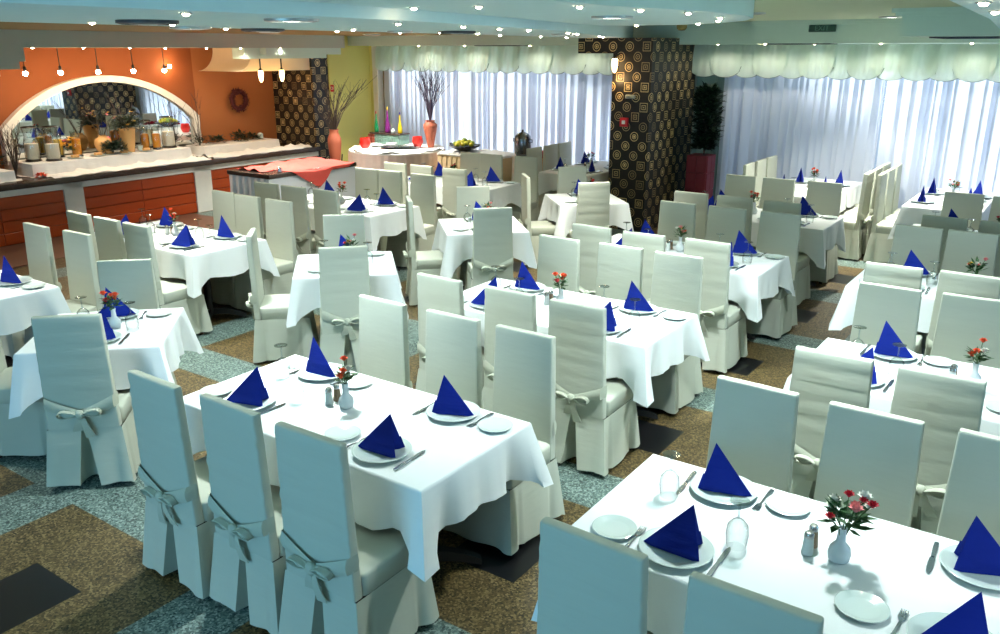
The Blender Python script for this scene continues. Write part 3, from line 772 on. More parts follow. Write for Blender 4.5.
# three tables set lengthwise to the curtains (long side along Y)
LONG = [
 ('O', -2.88, 11.17, (10.8, 11.27, 11.72), (10.75, 11.2, 11.65), 'lengthwise table by right curtains', 'orange', 'red flowers'),
 ('P', -1.28, 11.17, (), (10.8, 11.25, 11.7), 'lengthwise table at far right', 'mixed', 'red and white flowers'),
 ('R', -6.15, 11.17, (), (10.72, 11.18, 11.6), 'lengthwise table left of pillar', 'dark', 'dark leafy flowers'),
]
for key, cx, cy, right, left, where, fl, fdesc in LONG:
    rng = random.Random(key); F = frame(cx, cy, PI / 2)
    for k, (dy, cl, nm) in enumerate(((-.41, rng.choice(CL_R), 'nearer'), (.41, rng.choice(CL_L), 'farther'))):
        one_table(cx, cy + dy, PI / 2, 'pedestal table under cloth, %s half of %s' % (nm, where), 'pedestal tables', cl, 'white cloth over the %s half of %s' % (nm, where))
    for k, Y in enumerate(right):
        chair(cx + .40 + .33, Y, PI / 2, 'cream chair, %s one on the right of %s' % (('nearest', 'middle', 'farthest')[k], where), 'chairs beside the lengthwise tables')
    for k, Y in enumerate(left):
        chair(cx - .40 - .34, Y, -PI / 2, 'cream chair, %s one on the left of %s' % (('nearest', 'middle', 'farthest')[k], where), 'chairs beside the lengthwise tables')
    for s, t, side, w in ((-.44, -.245, 1, 'near right'), (-.44, .255, -1, 'near left'), (.3, -.25, 1, 'far right'), (.3, .25, -1, 'far left')):
        setting(F, s, t, side, '%s place of %s' % (w, where), rng, glass_on=s < 0)
    centrepiece(F, -.02, .0, fl, where, fdesc, rng)

# square tables set diagonally, one behind the other
SQ = [
 ('B', -4.95, 2.70, 'square table in left foreground', 'orange', 'orange red flowers', 'nfl'),
 ('C', -4.92, 4.79, 'square table left of centre', 'mixed', 'pink orange and yellow flowers', 'nfl'),
 ('H', -4.94, 6.74, 'square table behind picture centre', 'mixed', 'pink and white flowers', 'nfl'),
 ('I', -4.87, 8.73, 'square table at pillar foot', 'dark', 'dark red flowers', 'nfl'),
]
for key, cx, cy, where, fl, fdesc, who in SQ:
    rng = random.Random(key); F = frame(cx, cy, PI / 4)
    one_table(cx, cy, PI / 4, 'pedestal table under cloth, %s' % where, 'pedestal tables', rng.choice(CL_S), 'white cloth with pointed corners on %s' % where)
    for ch, ang, dist, desc in (('n', PI / 4, .665, 'nearest the camera'), ('f', PI / 4 + PI, .66, 'on the far side'), ('l', -PI / 4, .74, 'on the left')):
        if ch in who:
            d = Vector((-math.sin(ang), math.cos(ang)))
            off = .09 if key == 'I' and ch == 'n' else 0
            chair(cx - d.x * dist - off * .707, cy - d.y * dist - off * .707, ang, 'cream covered chair %s of %s' % (desc, where), 'chairs round the square tables', 0 if ch == 'n' else None)
    setting(F, .02, -.24, 1, 'near place of %s' % where, rng); setting(F, .02, .25, -1, 'far place of %s' % where, rng)
    centrepiece(F, .06, .0, fl, where, fdesc, rng)

# ------------------------------------------------------------------ curtains and valances on the window wall
def curtain(name, x0, x1, label, mat='sheer_curtain', z0=.03, z1=2.5, y=WY - .16, seed=0, amp=.06, net=(.05, .17)):
    """Gathered cloth: wide panels that fold back on themselves, so that the folds are three layers thick."""
    rnd = random.Random(seed); ctl = []; x = x0
    while x < x1 - .05:
        o = rnd.uniform(.025, .075); p = rnd.uniform(*net) + o; d = amp * rnd.uniform(.6, 1.2)
        ctl += [(x, -d, 0), (x + p * .5, -d * .25 + rnd.uniform(-.012, .012), .5), (x + p, 0, 1), (x + p - o * .5, -d * .45, 1)]
        x += p - o
    ctl += [(x1, -.01, 0), (x1 + .01, 0, 0)]
    pts = []
    for i in range(len(ctl) - 1):
        P = [Vector(ctl[max(0, min(len(ctl) - 1, i + k))][:2]) for k in (-1, 0, 1, 2)]
        for j in range(5):
            t = j / 5
            pts.append(.5 * (2 * P[1] + (P[2] - P[0]) * t + (2 * P[0] - 5 * P[1] + 4 * P[2] - P[3]) * t * t + (3 * P[1] - P[0] - 3 * P[2] + P[3]) * t ** 3))
    rows = []
    for iz in range(7):
        f = iz / 6; z = z1 + (z0 - z1) * f
        rows.append([(q.x + .012 * f * math.sin(q.x * 7 + seed), y + q.y * (.55 + .45 * min(1, f * 3)) + .01 * f * math.sin(q.x * 11), z) for q in pts])
    me = mk(MB().loops(rows, False), name, mat, 80)
    return thing(name, 0, 0, 0, 0, label, 'curtain', 'sheer curtains', me)
curtain('sheer_curtain', -11.15, -9.3, 'sheer white curtain behind the vase of twigs on round buffet', seed=1)
curtain('sheer_curtain', -9.28, -7.5, 'sheer white curtain behind the bowl of yellow fruit', seed=2)
curtain('sheer_curtain', -7.48, -5.75, 'sheer white curtain just left of the ringed pillar', seed=3)
curtain('sheer_curtain', -4.55, -2.42, 'sheer white curtain right of the potted tree', seed=4)
curtain('sheer_curtain', -2.36, -.1, 'sheer white curtain behind the lengthwise table at far right', seed=5)
curtain('sheer_curtain', -.06, 2.4, 'sheer white curtain at the right picture edge', seed=6)
curtain('sheer_curtain', 2.45, 4.7, 'sheer white curtain beyond the right picture edge', seed=7)
t = curtain('side_drape', -5.0, -4.5, 'grey green drape behind the potted tree', 'green_drape', seed=8, y=WY - .1, amp=.04, net=(.05, .08)); t['group'] = 'heavy drapes'

def valance(x0, x1, label, seed):
    rnd = random.Random(seed); mb = MB(); cord = MB()
    n = int((x1 - x0) / .02); rows = []; L = .46
    swags = []
    c = x0 + L * .4; k = 0
    while c - L * .5 < x1:
        swags.append((c, k)); c += L * .68; k += 1
    def sheet(off, depthf, ya, xs, rip):
        rows = []
        for iz in range(11):
            f = iz / 10; row = []
            for x in xs:
                z = 2.515 - f * depthf(x)
                w = x * 62 + 1.5 * math.sin(x * 5 + seed)
                row.append((x, ya + rip * math.sin(w) * (1 - .55 * f) + .05 * math.sin(f * PI * .6) * -1 + .008 * math.sin(x * 17 + f * 6), z))
            rows.append(row)
        mb.loops(rows, False)
    xs = [x0 + (x1 - x0) * i / n for i in range(n + 1)]
    sheet(0, lambda x: .35 + .012 * math.sin(x * 9), WY - .27, xs, .012)
    for c, k in swags:
        xa, xb = max(x0, c - L / 2), min(x1, c + L / 2)
        if xb - xa < .12: continue
        m = 18; xs2 = [xa + (xb - xa) * i / m for i in range(m + 1)]
        def dep(x, c=c): 
            q = (x - c) / (L / 2); return .29 + .15 * math.sqrt(max(0, 1 - q * q))
        sheet(0, dep, WY - (.305 if k % 2 else .29), xs2, .008)
        # corded hem
        cord.tube([(x, WY - (.335 if k % 2 else .32), 2.515 - dep(x)) for x in xs2], .006, 5)
    me = mk(mb, 'valance', 'valance_cloth', 80)
    t = thing('valance', 0, 0, 0, 0, label, 'valance', None, me)
    part('hem_cord', mk(cord, 'hem_cord', 'valance_cord', 60), t)
    return t
valance(-11.25, -5.66, 'pale green scalloped valance over the curtains left of the pillar', 1)
valance(-5.0, 4.6, 'pale green scalloped valance over the curtains right of the pillar', 2)

# ------------------------------------------------------------------ buffet counter along the left wall
t = thing('buffet_counter', 0, 0, 0, 0, 'long buffet counter with wood plank panels and dark granite top', 'counter')
body = MB().box(-12.3, -11.45, 2.5, 10.6, 0, .72)
for y0, y1 in ((5.93, 6.2), (8.0, 8.3)): body.box(-11.46, -11.40, y0, y1, 0, .72)
body.box(-11.46, -11.40, 2.5, 10.6, .635, .72)
part('counter_body', mk(body, 'counter_body', 'counter_white', 30), t)
for y0, y1 in ((2.5, 5.93), (6.2, 8.0), (8.3, 10.6)):
    p = MB(); nz = 4; step = .62 / nz
    for k in range(nz):
        z0 = .01 + k * step
        nb = max(1, round((y1 - y0) / .95)); 
        for j in range(nb):
            a = y0 + (y1 - y0) * j / nb; b = y0 + (y1 - y0) * (j + 1) / nb
            p.rbox(-11.455, -11.42, a + .003, b - .003, z0 + .006, z0 + step - .006, .004, 1)
    p.box(-11.455, -11.445, y0, y1, .0, .635)
    part('wood_panel', mk(p, 'wood_panel', 'mahogany', 30), t)
part('granite_top', mk(MB().rbox(-12.35, -11.34, 2.5, 10.6, .72, .80, .012, 2), 'granite_top', 'granite', 40), t)
struct('plinth', MB().box(-11.45, -10.2, 2.5, 7.9, 0.0, .004), 'step_wood').name = 'trim_14'

def riser(y0, y1, x0, x1, h, label, seed):
    rnd = random.Random(seed); per = []
    ns = 40
    for ax, ay, bx, by in ((x0, y0, x1, y0), (x1, y0, x1, y1), (x1, y1, x0, y1), (x0, y1, x0, y0)):
        m = max(6, int(math.hypot(bx - ax, by - ay) / .05))
        for i in range(m): per.append((ax + (bx - ax) * i / m, ay + (by - ay) * i / m))
    cx, cy = (x0 + x1) / 2, (y0 + y1) / 2; rings = []
    for f in (0, .02, .08, .3, .6, .85, 1.0, 1.02):
        r = []
        for i, (x, y) in enumerate(per):
            nx = 1 if x >= x1 - 1e-6 else -1 if x <= x0 + 1e-6 else 0; ny = 1 if y >= y1 - 1e-6 else -1 if y <= y0 + 1e-6 else 0
            o = -.008 * (f < .02) + .02 * f + .012 * f * math.sin(i * .9 + seed) + .01 * f * math.sin(i * 2.1)
            z = h * (1 - f) + .003
            if f > 1: z = .004; o += .06 + .03 * math.sin(i * .5) * math.sin(i * 1.3)
            r.append((x + nx * o, y + ny * o, .80 + z))
        rings.append(r)
    mb = MB().loops(rings)
    mb.add(rings[0], [tuple(range(len(per)))])
    thing('cloth_riser', 0, 0, 0, 0, label, 'cloth', 'white cloths on the buffet', mk(mb, 'cloth_riser', 'buffet_linen', 50))
riser(5.72, 8.2, -12.34, -11.72, .17, 'long white clothed riser under the mirror holding the glass jars', 1)
riser(8.55, 10.1, -12.34, -11.85, .14, 'white clothed riser at the far end by the wreath wall', 2)
riser(4.2, 5.42, -12.3, -11.6, .13, 'white clothed riser cut off by the left picture edge', 3)

def crumple(name, x0, x1, y0, y1, z, label, seed, mat='buffet_linen', cat='cloth', amp=.03, droop=None):
    rnd = random.Random(seed); nx, ny = 10, max(12, int((y1 - y0) / .04)); rows = []
    for i in range(nx + 1):
        row = []
        for j in range(ny + 1):
            x = x0 + (x1 - x0) * i / nx; y = y0 + (y1 - y0) * j / ny
            e = min(i, nx - i) / nx * 2
            h = amp * (.5 + .5 * math.sin(y * 21 + 3 * math.sin(x * 9 + seed))) * (.5 + .5 * math.sin(x * 26 + y * 7)) + amp * .5 * abs(math.sin(y * 47 + x * 13))
            xx = x + .03 * math.sin(y * 9 + seed) * (i / nx) + .02 * math.sin(y * 23)
            row.append((xx, y, z + .003 + h * (.25 + .75 * e)))
        rows.append(row)
    lo = [[(x, y, z + .001) for x, y, q in r] for r in (rows[0], rows[-1])]
    mb = MB().loops([lo[0]] + rows + [lo[1]], False)
    thing(name, 0, 0, 0, 0, label, cat, 'white cloths on the buffet', mk(mb, name, mat, 60))
crumple('table_runner', -11.74, -11.36, 5.8, 8.3, .80, 'rumpled white cloth along the front edge below the jars', 4, amp=.055)
crumple('table_runner', -11.82, -11.38, 8.4, 10.45, .80, 'rumpled white cloth along the far counter edge', 5, amp=.055)

def jar(X, Y, z, h, r, label, fill, fmat, lid=False):
    t = thing('glass_jar', X, Y, z, 0, label, 'jar', 'glass jars on the buffet')
    part('jar_base', mk(MB().lathe([(r * 1.02, 0), (r * 1.1, .008), (r * .9, .03)], 20), 'jar_base', 'bowl_black', 40), t)
    part('jar_glass', mk(MB().lathe([(r * .9, .028), (r, .06), (r, h * .55), (r * .78, h * .72), (r * .8, h * .8), (r * 1.0, h)], 22, cap0=False, cap1=False), 'jar_glass', 'jar_glass', 60), t)
    part('filling', mk(MB().lathe([(r * .8, .03), (r * .86, .06), (r * .86, fill), (.0, fill + .004)], 18), 'filling', fmat, 40), t)
    if lid: part('lid', mk(MB().lathe([(r * .8, h * .78), (r * .84, h * .82), (r * .55, h * .92), (r * .2, h * .97), (r * .26, h * 1.05), (.0, h * 1.1)], 18), 'lid', 'jar_glass', 50), t)
    else: part('rim', mk(MB().lathe([(r * .98, h - .006), (r * 1.06, h), (r * .98, h + .008)], 22, cap0=False, cap1=False), 'rim', 'bowl_black', 50), t)
ZR = .976
jar(-12.02, 5.9, ZR, .46, .1, 'tall glass candle jar, left of the two on the left', .24, 'candle')
jar(-11.86, 6.1, ZR, .46, .1, 'tall glass candle jar, right of the two on the left', .23, 'candle')
jar(-12.0, 8.02, ZR, .47, .105, 'tall glass candle jar at the right end of the mirror', .25, 'candle')
jar(-12.05, 6.55, ZR, .36, .07, 'glass dispenser of orange juice beside the yellow flowers', .25, 'juice_orange', True)
jar(-12.02, 7.62, ZR, .36, .066, 'glass dispenser of orange juice, left of the right pair', .24, 'juice_orange', True)
jar(-11.92, 7.75, ZR, .37, .066, 'glass dispenser of orange juice, right of the right pair', .24, 'juice_orange', True)
jar(-12.2, 6.36, ZR, .36, .07, 'glass dispenser of yellow juice left of the yellow flowers', .25, 'juice_yellow', True)
jar(-12.2, 7.78, ZR, .42, .075, 'empty glass jar behind the orange juice pair', .05, 'candle')

def foliage(mb, c, R, n, L, w, rnd, sz=1.0, up=.2):
    for _ in range(n):
        a = rnd.uniform(0, 2 * PI); e = rnd.uniform(-.6, 1.3); r = R * rnd.uniform(.2, 1)
        p = (c[0] + r * math.cos(a) * math.cos(e), c[1] + r * math.sin(a) * math.cos(e), c[2] + r * sz * math.sin(e))
        mb.leaf(p, (math.cos(a) + rnd.uniform(-.5, .5), math.sin(a) + rnd.uniform(-.5, .5), rnd.uniform(-.6, .7) + up), L * rnd.uniform(.7, 1.2), w)
    return mb
rnd = random.Random(5)
# pots with plants in front of the mirror
t = thing('clay_pot', -11.95, 7.3, ZR, 0, 'pale clay pot with a bushy plant in front of the mirror', 'plant pot')
part('pot', mk(MB().lathe([(.075, 0), (.08, .01), (.115, .32), (.13, .34), (.125, .355), (.1, .34)], 20), 'pot', 'clay_pale', 40), t)
part('foliage', mk(foliage(MB(), (0, 0, .4), .19, 300, .09, .02, rnd, .75), 'foliage', 'leaf_dark', 30), t)
tw = MB()
for k in range(9):
    a = rnd.uniform(0, 6.28); tw.tube([(0, 0, .34), (.08 * math.cos(a), .08 * math.sin(a), .42), (.22 * math.cos(a), .22 * math.sin(a), .62 + rnd.uniform(0, .25))], .004, 5, .002)
part('twigs', mk(tw, 'twigs', 'twig', 40), t)
for k in range(4):
    a = rnd.uniform(0, 6.28); part('blossom', mk(foliage(MB(), (.17 * math.cos(a), .17 * math.sin(a), rnd.uniform(.4, .6)), .014, 10, .022, .008, rnd), 'blossom', 'petal_yellow', 30), t)
t = thing('clay_jar', -12.12, 7.0, ZR, 0, 'round yellow clay jar left of the potted plant', 'jar')
part('jar_body', mk(MB().lathe([(.06, 0), (.1, .05), (.125, .13), (.11, .2), (.06, .235), (.055, .25), (.065, .26), (.045, .25)], 22), 'jar_body', 'clay_pale', 50), t)
br = MB()
for k in range(10):
    a = rnd.uniform(0, 6.28); br.tube([(0, 0, .2), (.1 * math.cos(a), .12 * math.sin(a), .45), (.26 * math.cos(a), .3 * math.sin(a), .6 + rnd.uniform(-.1, .2))], .004, 5, .0015)
part('branches', mk(br, 'branches', 'twig', 40), t)
for k in range(5):
    a = rnd.uniform(0, 6.28); q = rnd.uniform(.14, .28); part('blossom', mk(foliage(MB(), (q * math.cos(a), q * math.sin(a), rnd.uniform(.42, .66)), .014, 10, .022, .008, rnd), 'blossom', 'petal_pink' if k % 2 else 'petal_yellow', 30), t)
def bush(X, Y, z, R, n, label, mat='leaf_dark', sz=.6, L=.07):
    thing('greenery', X, Y, z, 0, label, 'greenery', 'greenery on the buffet', mk(foliage(MB(), (0, 0, R * .35), R, n, L, .018, rnd, sz), 'greenery', mat, 30))
bush(-11.9, 7.03, ZR + .03, .17, 330, 'dark green leaves in front of the yellow clay jar')
bush(-12.15, 9.05, .945, .14, 150, 'small dark shrub at the near end of the far riser')
bush(-12.15, 9.5, .945, .17, 200, 'long dark greenery on the far riser below the wreath')
bush(-12.15, 9.78, .945, .12, 120, 'small greenery beside the little white jar')
bush(-12.1, 5.45, .93, .16, 130, 'dark greenery at the foot of the tall left twigs')
bush(-11.6, 5.75, .81, .06, 50, 'orange flowers at the left end of the riser', 'petal_orange', .5, .05)
t = thing('yellow_flowers', -12.05, 6.46, ZR, 0, 'yellow orange flowers beside the left juice dispenser', 'flowers')
part('leaves', mk(foliage(MB(), (0, 0, .1), .07, 40, .05, .012, rnd), 'leaves', 'leaf', 30), t)
for k in range(9): part('blossom', mk(foliage(MB(), (rnd.uniform(-.08, .08), rnd.uniform(-.1, .1), rnd.uniform(.12, .27)), .025, 16, .03, .013, rnd), 'blossom', 'petal_yellow', 30), t)
for k, (X, Y) in enumerate(((-11.85, 6.4), (-11.86, 6.75), (-11.88, 6.95), (-11.8, 7.12), (-11.82, 7.5))):
    t = thing('bread_platter', X, Y, ZR, 0, '%s platter of bread on the long riser' % ('leftmost', 'second', 'third', 'fourth', 'rightmost')[k], 'platter', 'bread platters')
    part('platter', mk(MB().lathe([(.05, 0), (.1, .008), (.115, .016), (.11, .018), (.05, .008)], 20), 'platter', 'china', 40), t)
    for j in range(5): part('bread_slice', mk(MB().rbox(-.035, .035, -.05 + .02 * j, -.036 + .02 * j, .012, .05, .006, 1), 'bread_slice', 'bread', 40), t)
thing('white_cup', -11.95, 7.48, ZR, 0, 'small white cup right of the potted plant', 'cup', None, mk(MB().lathe([(.03, 0), (.035, .01), (.048, .08), (.045, .08), (.03, .012)], 18), 'white_cup', 'china', 40))
thing('white_jar', -12.15, 9.95, .945, 0, 'little white jar at the end of the far riser', 'jar', None, mk(MB().lathe([(.04, 0), (.05, .01), (.05, .08), (.042, .09), (.03, .1), (.0, .11)], 18), 'white_jar', 'china', 40))

def twigs(mb, n, base, h, spread, rnd, r=.005, up=.0):
    for _ in range(n):
        a = rnd.uniform(0, 6.28); s = spread * rnd.uniform(.1, 1); hh = h * rnd.uniform(.6, 1)
        b = (base[0], base[1], base[2]); e = (b[0] + s * math.cos(a), b[1] + s * math.sin(a), b[2] + hh)
        m1 = (b[0] + s * .25 * math.cos(a) + rnd.uniform(-.02, .02), b[1] + s * .25 * math.sin(a) + rnd.uniform(-.02, .02), b[2] + hh * .45)
        m2 = (b[0] + s * .62 * math.cos(a) + rnd.uniform(-.03, .03), b[1] + s * .62 * math.sin(a) + rnd.uniform(-.03, .03), b[2] + hh * .75)
        mb.tube([b, m1, m2, e], r, 5, r * .4)
        for k in range(2):
            q = rnd.uniform(0, 6.28); mb.tube([m2, (m2[0] + .1 * math.cos(q), m2[1] + .1 * math.sin(q), m2[2] + hh * .2)], r * .5, 4, r * .2)
    return mb
thing('dry_twigs', -12.0, 5.62, .805, 0, 'bunch of dry twigs standing at the left end of the mirror', 'twigs', None, mk(twigs(MB(), 26, (0, 0, 0), .75, .28, rnd), 'dry_twigs', 'twig', 40))
t = thing('twig_pot', -12.1, 8.66, .805, 0, 'small pot of tall thin twigs right of the mirror', 'plant pot')
part('pot', mk(MB().lathe([(.05, 0), (.075, .04), (.085, .1), (.07, .14), (.06, .13)], 18), 'pot', 'terracotta', 50), t)
part('twigs', mk(twigs(MB(), 9, (0, 0, .1), 1.0, .4, rnd, .004), 'twigs', 'twig', 40), t)
part('foliage', mk(foliage(MB(), (0, 0, .2), .14, 110, .06, .014, rnd, .8), 'foliage', 'leaf_dark', 30), t)
# wreath
wr = MB()
for i in range(420):
    a = rnd.uniform(0, 2 * PI); q = rnd.uniform(0, 2 * PI); R = .15 + .05 * math.cos(q) * rnd.uniform(.4, 1)
    wr.leaf((.03 + .045 * math.sin(q), R * math.cos(a), R * math.sin(a)), (rnd.uniform(0, 1), rnd.uniform(-1, 1), rnd.uniform(-1, 1)), .05, .012)
n = 24
wr.loops([[(.035 + .035 * math.sin(2 * PI * j / 8), (.15 + .04 * math.cos(2 * PI * j / 8)) * math.cos(2 * PI * i / n), (.15 + .04 * math.cos(2 * PI * j / 8)) * math.sin(2 * PI * i / n)) for j in range(8)] for i in range(n + 1)])
thing('wreath', -12.44, 9.76, 1.61, 0, 'round dark red wreath hanging on the tan wall', 'wreath', None, mk(wr, 'wreath', 'wreath_red', 30))

# ------------------------------------------------------------------ coral-draped serving table with a pleated white skirt
def skirted(name, x0, x1, y0, y1, h, label, mat, topmat, pleat=.05, amp=.012, toplip=.03, group=None, flare=.03):
    t = thing(name, 0, 0, 0, 0, label, 'table', group)
    part('tabletop', mk(MB().rbox(x0 - .01, x1 + .01, y0 - .01, y1 + .01, h - toplip, h, .006, 1), 'tabletop', topmat, 40), t)
    per = []
    for ax, ay, bx, by, nx, ny in ((x0, y0, x1, y0, 0, -1), (x1, y0, x1, y1, 1, 0), (x1, y1, x0, y1, 0, 1), (x0, y1, x0, y0, -1, 0)):
        m = int(math.hypot(bx - ax, by - ay) / pleat * 6)
        for i in range(m): per.append((ax + (bx - ax) * i / m, ay + (by - ay) * i / m, nx, ny, i))
    rings = []
    for f in (0, .1, .35, .7, 1.0):
        rings.append([(x + nx * (flare * f + amp * (.3 + .7 * f) * ((i % 6) / 3 - 1)), y + ny * (flare * f + amp * (.3 + .7 * f) * ((i % 6) / 3 - 1)), (h - toplip - .002) * (1 - f) + .01 * f) for x, y, nx, ny, i in per])
    part('skirt', mk(MB().loops(rings), 'skirt', mat, 30), t)
    return t
skirted('serving_table', -9.92, -9.05, 7.5, 9.15, .84, 'serving table with pleated white skirt and dark top under coral cloth', 'pleated_white', 'granite', .13, .055, .06)
# coral cloth: lies across the far half of the top, one corner hanging over the front
rows = []; nx, ny = 34, 30
for j in range(ny + 1):
    b = j / ny; Y = 7.86 + 1.22 * b; row = []
    xin = -9.06; xback = -9.5 - .42 * sstep(0, .35, b)
    hang = .30 * (b / .42) if b < .42 else .30 - .25 * min(1, (b - .42) / .2) if b < .9 else .05 * (1 - b) / .1
    for i in range(nx + 1):
        a = i / nx
        if a <= .7:
            q = a / .7; X = xback + (xin - xback) * q
            z = .847 + .022 * abs(math.sin(q * 7 + b * 10)) * math.sin(PI * min(1, q * 1.02)) + .022 * abs(math.sin(b * 11 + q * 3)) * (1 - q * .9)
            if b < .04 or b > .97: z = .846
        else:
            q = (a - .7) / .3; d = hang * q; X = xin + .055 * min(1, q * 5) + .02 * math.sin(b * 26) * q * min(1, hang * 4); z = .848 - d
        row.append((X, Y, z))
    rows.append(row)
thing('coral_cloth', 0, 0, 0, 0, 'crumpled coral red cloth hanging over the serving table edge', 'cloth', 'coral cloths', mk(MB().loops(rows, False), 'coral_cloth', 'coral_cloth', 60))
crumple('coral_napkin', -9.85, -9.3, 7.6, 8.0, .842, 'smaller coral cloth bunched at the near end of the serving table', 9, 'coral_cloth', 'cloth', .05)
COL.objects['coral_napkin']['group'] = 'coral cloths'
t = thing('chrome_burner', -9.16, 7.78, .842, 0, 'small chrome burner cup on the serving table corner', 'burner')
part('cup', mk(MB().lathe([(.03, 0), (.035, .005), (.03, .05), (.02, .055)], 16), 'cup', 'steel', 40), t)
part('lid', mk(MB().lathe([(.022, .055), (.012, .07), (.0, .073)], 16), 'lid', 'steel_cap', 40), t)

# ------------------------------------------------------------------ round buffet table and what stands on it
RX, RY, RR, RZ = -9.68, 10.78, .80, .85
t = thing('round_buffet_table', RX, RY, 0, 0, 'round buffet table with a gathered pinkish white skirt', 'table')
part('tabletop', mk(MB().lathe([(RR - .01, RZ - .03), (RR, RZ - .025), (RR, RZ - .004), (RR - .01, RZ)], 48), 'tabletop', 'buffet_linen', 40), t)
rings = []
for f in (0, .1, .4, .75, 1):
    rings.append([((RR + .01 + .03 * f + .014 * (.3 + f) * math.sin(j * .9)) * math.cos(2 * PI * j / 260), (RR + .01 + .03 * f + .014 * (.3 + f) * math.sin(j * .9)) * math.sin(2 * PI * j / 260), (RZ - .03) * (1 - f) + .01) for j in range(260)])
part('skirt', mk(MB().loops(rings), 'skirt', 'pink_skirt', 40), t)
rows = []
for i in range(15):
    q = i / 14; rows.append([((RR * .98 * q + .02 * q * math.sin(j * .7) * (q > .7)) * math.cos(2 * PI * j / 90), (RR * .98 * q + .02 * q * math.sin(j * .7) * (q > .7)) * math.sin(2 * PI * j / 90), RZ + .004 + .035 * q ** 3 * (.5 + .5 * math.sin(j * .52)) * abs(math.sin(j * .21 + 1))) for j in range(90)])
thing('crumpled_cloth', RX, RY, 0, 0, 'white cloth crumpled round the top of the round buffet table', 'cloth', None, mk(MB().loops(rows), 'crumpled_cloth', 'buffet_linen', 60))

def amphora(nm, X, Y, z, h, r, label, tmat, ntw, twh, spread):
    t = thing(nm, X, Y, z, 0, label, 'vase')
    pr = [(.42, 0), (.46, .02), (.5, .1), (.75, .45), (1.0, .76), (.98, .84), (.7, .92), (.62, .95), (.72, 1.0), (.6, 1.0), (.5, .95)]
    part('vase_body', mk(MB().lathe([(r * a, h * b) for a, b in pr], 26), 'vase_body', 'terracotta', 60), t)
    part('twigs', mk(twigs(MB(), ntw, (0, 0, h * .9), twh, spread, random.Random(int(h * 1000) + ntw), .006), 'twigs', tmat, 40), t)
    return t
amphora('twig_vase', -9.3, 11.22, RZ + .01, .45, .12, 'terracotta vase of tall twigs on the back of the round buffet table', 'twig_violet', 46, .92, .36)
st = MB()
for k in range(3):
    a = 2 * PI * k / 3 + .4; st.tube([(.16 * math.cos(a), .16 * math.sin(a), 0), (.09 * math.cos(a), .09 * math.sin(a), .4), (.13 * math.cos(a), .13 * math.sin(a), .72)], .011, 6)
for zz, rr in ((.2, .125), (.55, .108)): st.loops([[((rr + .008 * math.cos(q * PI / 3)) * math.cos(2 * PI * i / 24), (rr + .008 * math.cos(q * PI / 3)) * math.sin(2 * PI * i / 24), zz + .008 * math.sin(q * PI / 3)) for q in range(6)] for i in range(25)])
FVX, FVY = -10.82, 10.45
thing('vase_stand', FVX, FVY, 0, 0, 'three legged dark iron stand holding the tall vase by lime wall', 'stand', None, mk(st, 'vase_stand', 'black_metal', 50))
amphora('twig_vase', FVX, FVY, .16, .98, .118, 'tall terracotta floor vase of twigs in front of the lime wall', 'twig', 40, 1.0, .85)

def bottle(X, Y, z, h, r, mat, stop, label):
    t = thing('decor_bottle', X, Y, z, 0, label, 'bottle', 'coloured bottles')
    part('bottle_body', mk(MB().lathe([(r * .8, 0), (r, .01), (r * .9, h * .25), (r * .35, h * .6), (r * .25, h * .85), (r * .3, h * .87)], 16), 'bottle_body', mat, 60), t)
    part('stopper', mk(MB().lathe([(r * .25, h * .87), (r * .3, h * .92), (r * .15, h), (.0, h * 1.01)], 10), 'stopper', stop, 50), t)
# tiled step shelf behind the table top
t = thing('tile_shelf', -10.3, 11.25, RZ + .006, 0, 'small stepped shelf faced with tiles behind the red bowls', 'shelf')
tb = MB()
for r_ in range(3):
    for c_ in range(10): tb.rbox(-.2 + .057 * c_, -.147 + .057 * c_, -.14, -.125, .006 + .055 * r_, .055 + .055 * r_, .004, 1)
part('tile_front', mk(tb, 'tile_front', 'tile_teal', 30), t)
tb = MB()
for r_ in range(3):
    for c_ in range(5 - r_): tb.rbox(-.25 - .055 * c_, -.2 - .055 * c_, -.13, .13, .006 + .055 * r_, .055 + .055 * r_, .004, 1)
part('tile_steps', mk(tb, 'tile_steps', 'tile_red', 30), t)
part('shelf_core', mk(MB().box(-.2, .37, -.125, .14, 0, .175), 'shelf_core', 'tile_teal', 30), t)
part('shelf_top', mk(MB().rbox(-.3, .39, -.16, .15, .175, .2, .006, 1), 'shelf_top', 'granite', 30), t)
zs = RZ + .207
bottle(-10.52, 11.2, zs, .36, .04, 'bottle_green', 'bowl_red', 'green bottle with red stopper on the tiled shelf')
bottle(-10.27, 11.22, zs, .44, .052, 'bottle_purple', 'bottle_yellow', 'purple bottle with yellow stopper on the tiled shelf')
bottle(-10.0, 11.24, zs, .36, .042, 'bottle_yellow', 'napkin_blue', 'yellow bottle with blue stopper on the tiled shelf')
thing('gravy_boat', -10.13, 11.2, zs, 0, 'small white sauce pot between purple and yellow bottles', 'pot', None, mk(MB().lathe([(.03, 0), (.045, .02), (.04, .05), (.02, .06), (.012, .075), (.0, .078)], 16), 'gravy_boat', 'china', 50))
def bowl(X, Y, z, R, h, mat, name, label, cat='bowl', group=None):
    return thing(name, X, Y, z, 0, label, cat, group, mk(MB().lathe([(R * .55, 0), (R * .7, h * .08), (R, h * .5), (R * .82, h), (R * .76, h), (R * .9, h * .5), (R * .5, h * .1)], 24), name, mat, 50))
bowl(-10.0, 10.35, RZ + .03, .095, .17, 'bowl_red', 'red_bowl', 'round red bowl at left on the buffet table', group='red bowls')
bowl(-9.42, 11.02, RZ + .03, .095, .17, 'bowl_red', 'red_bowl', 'round red bowl at right beside the twig vase', group='red bowls')
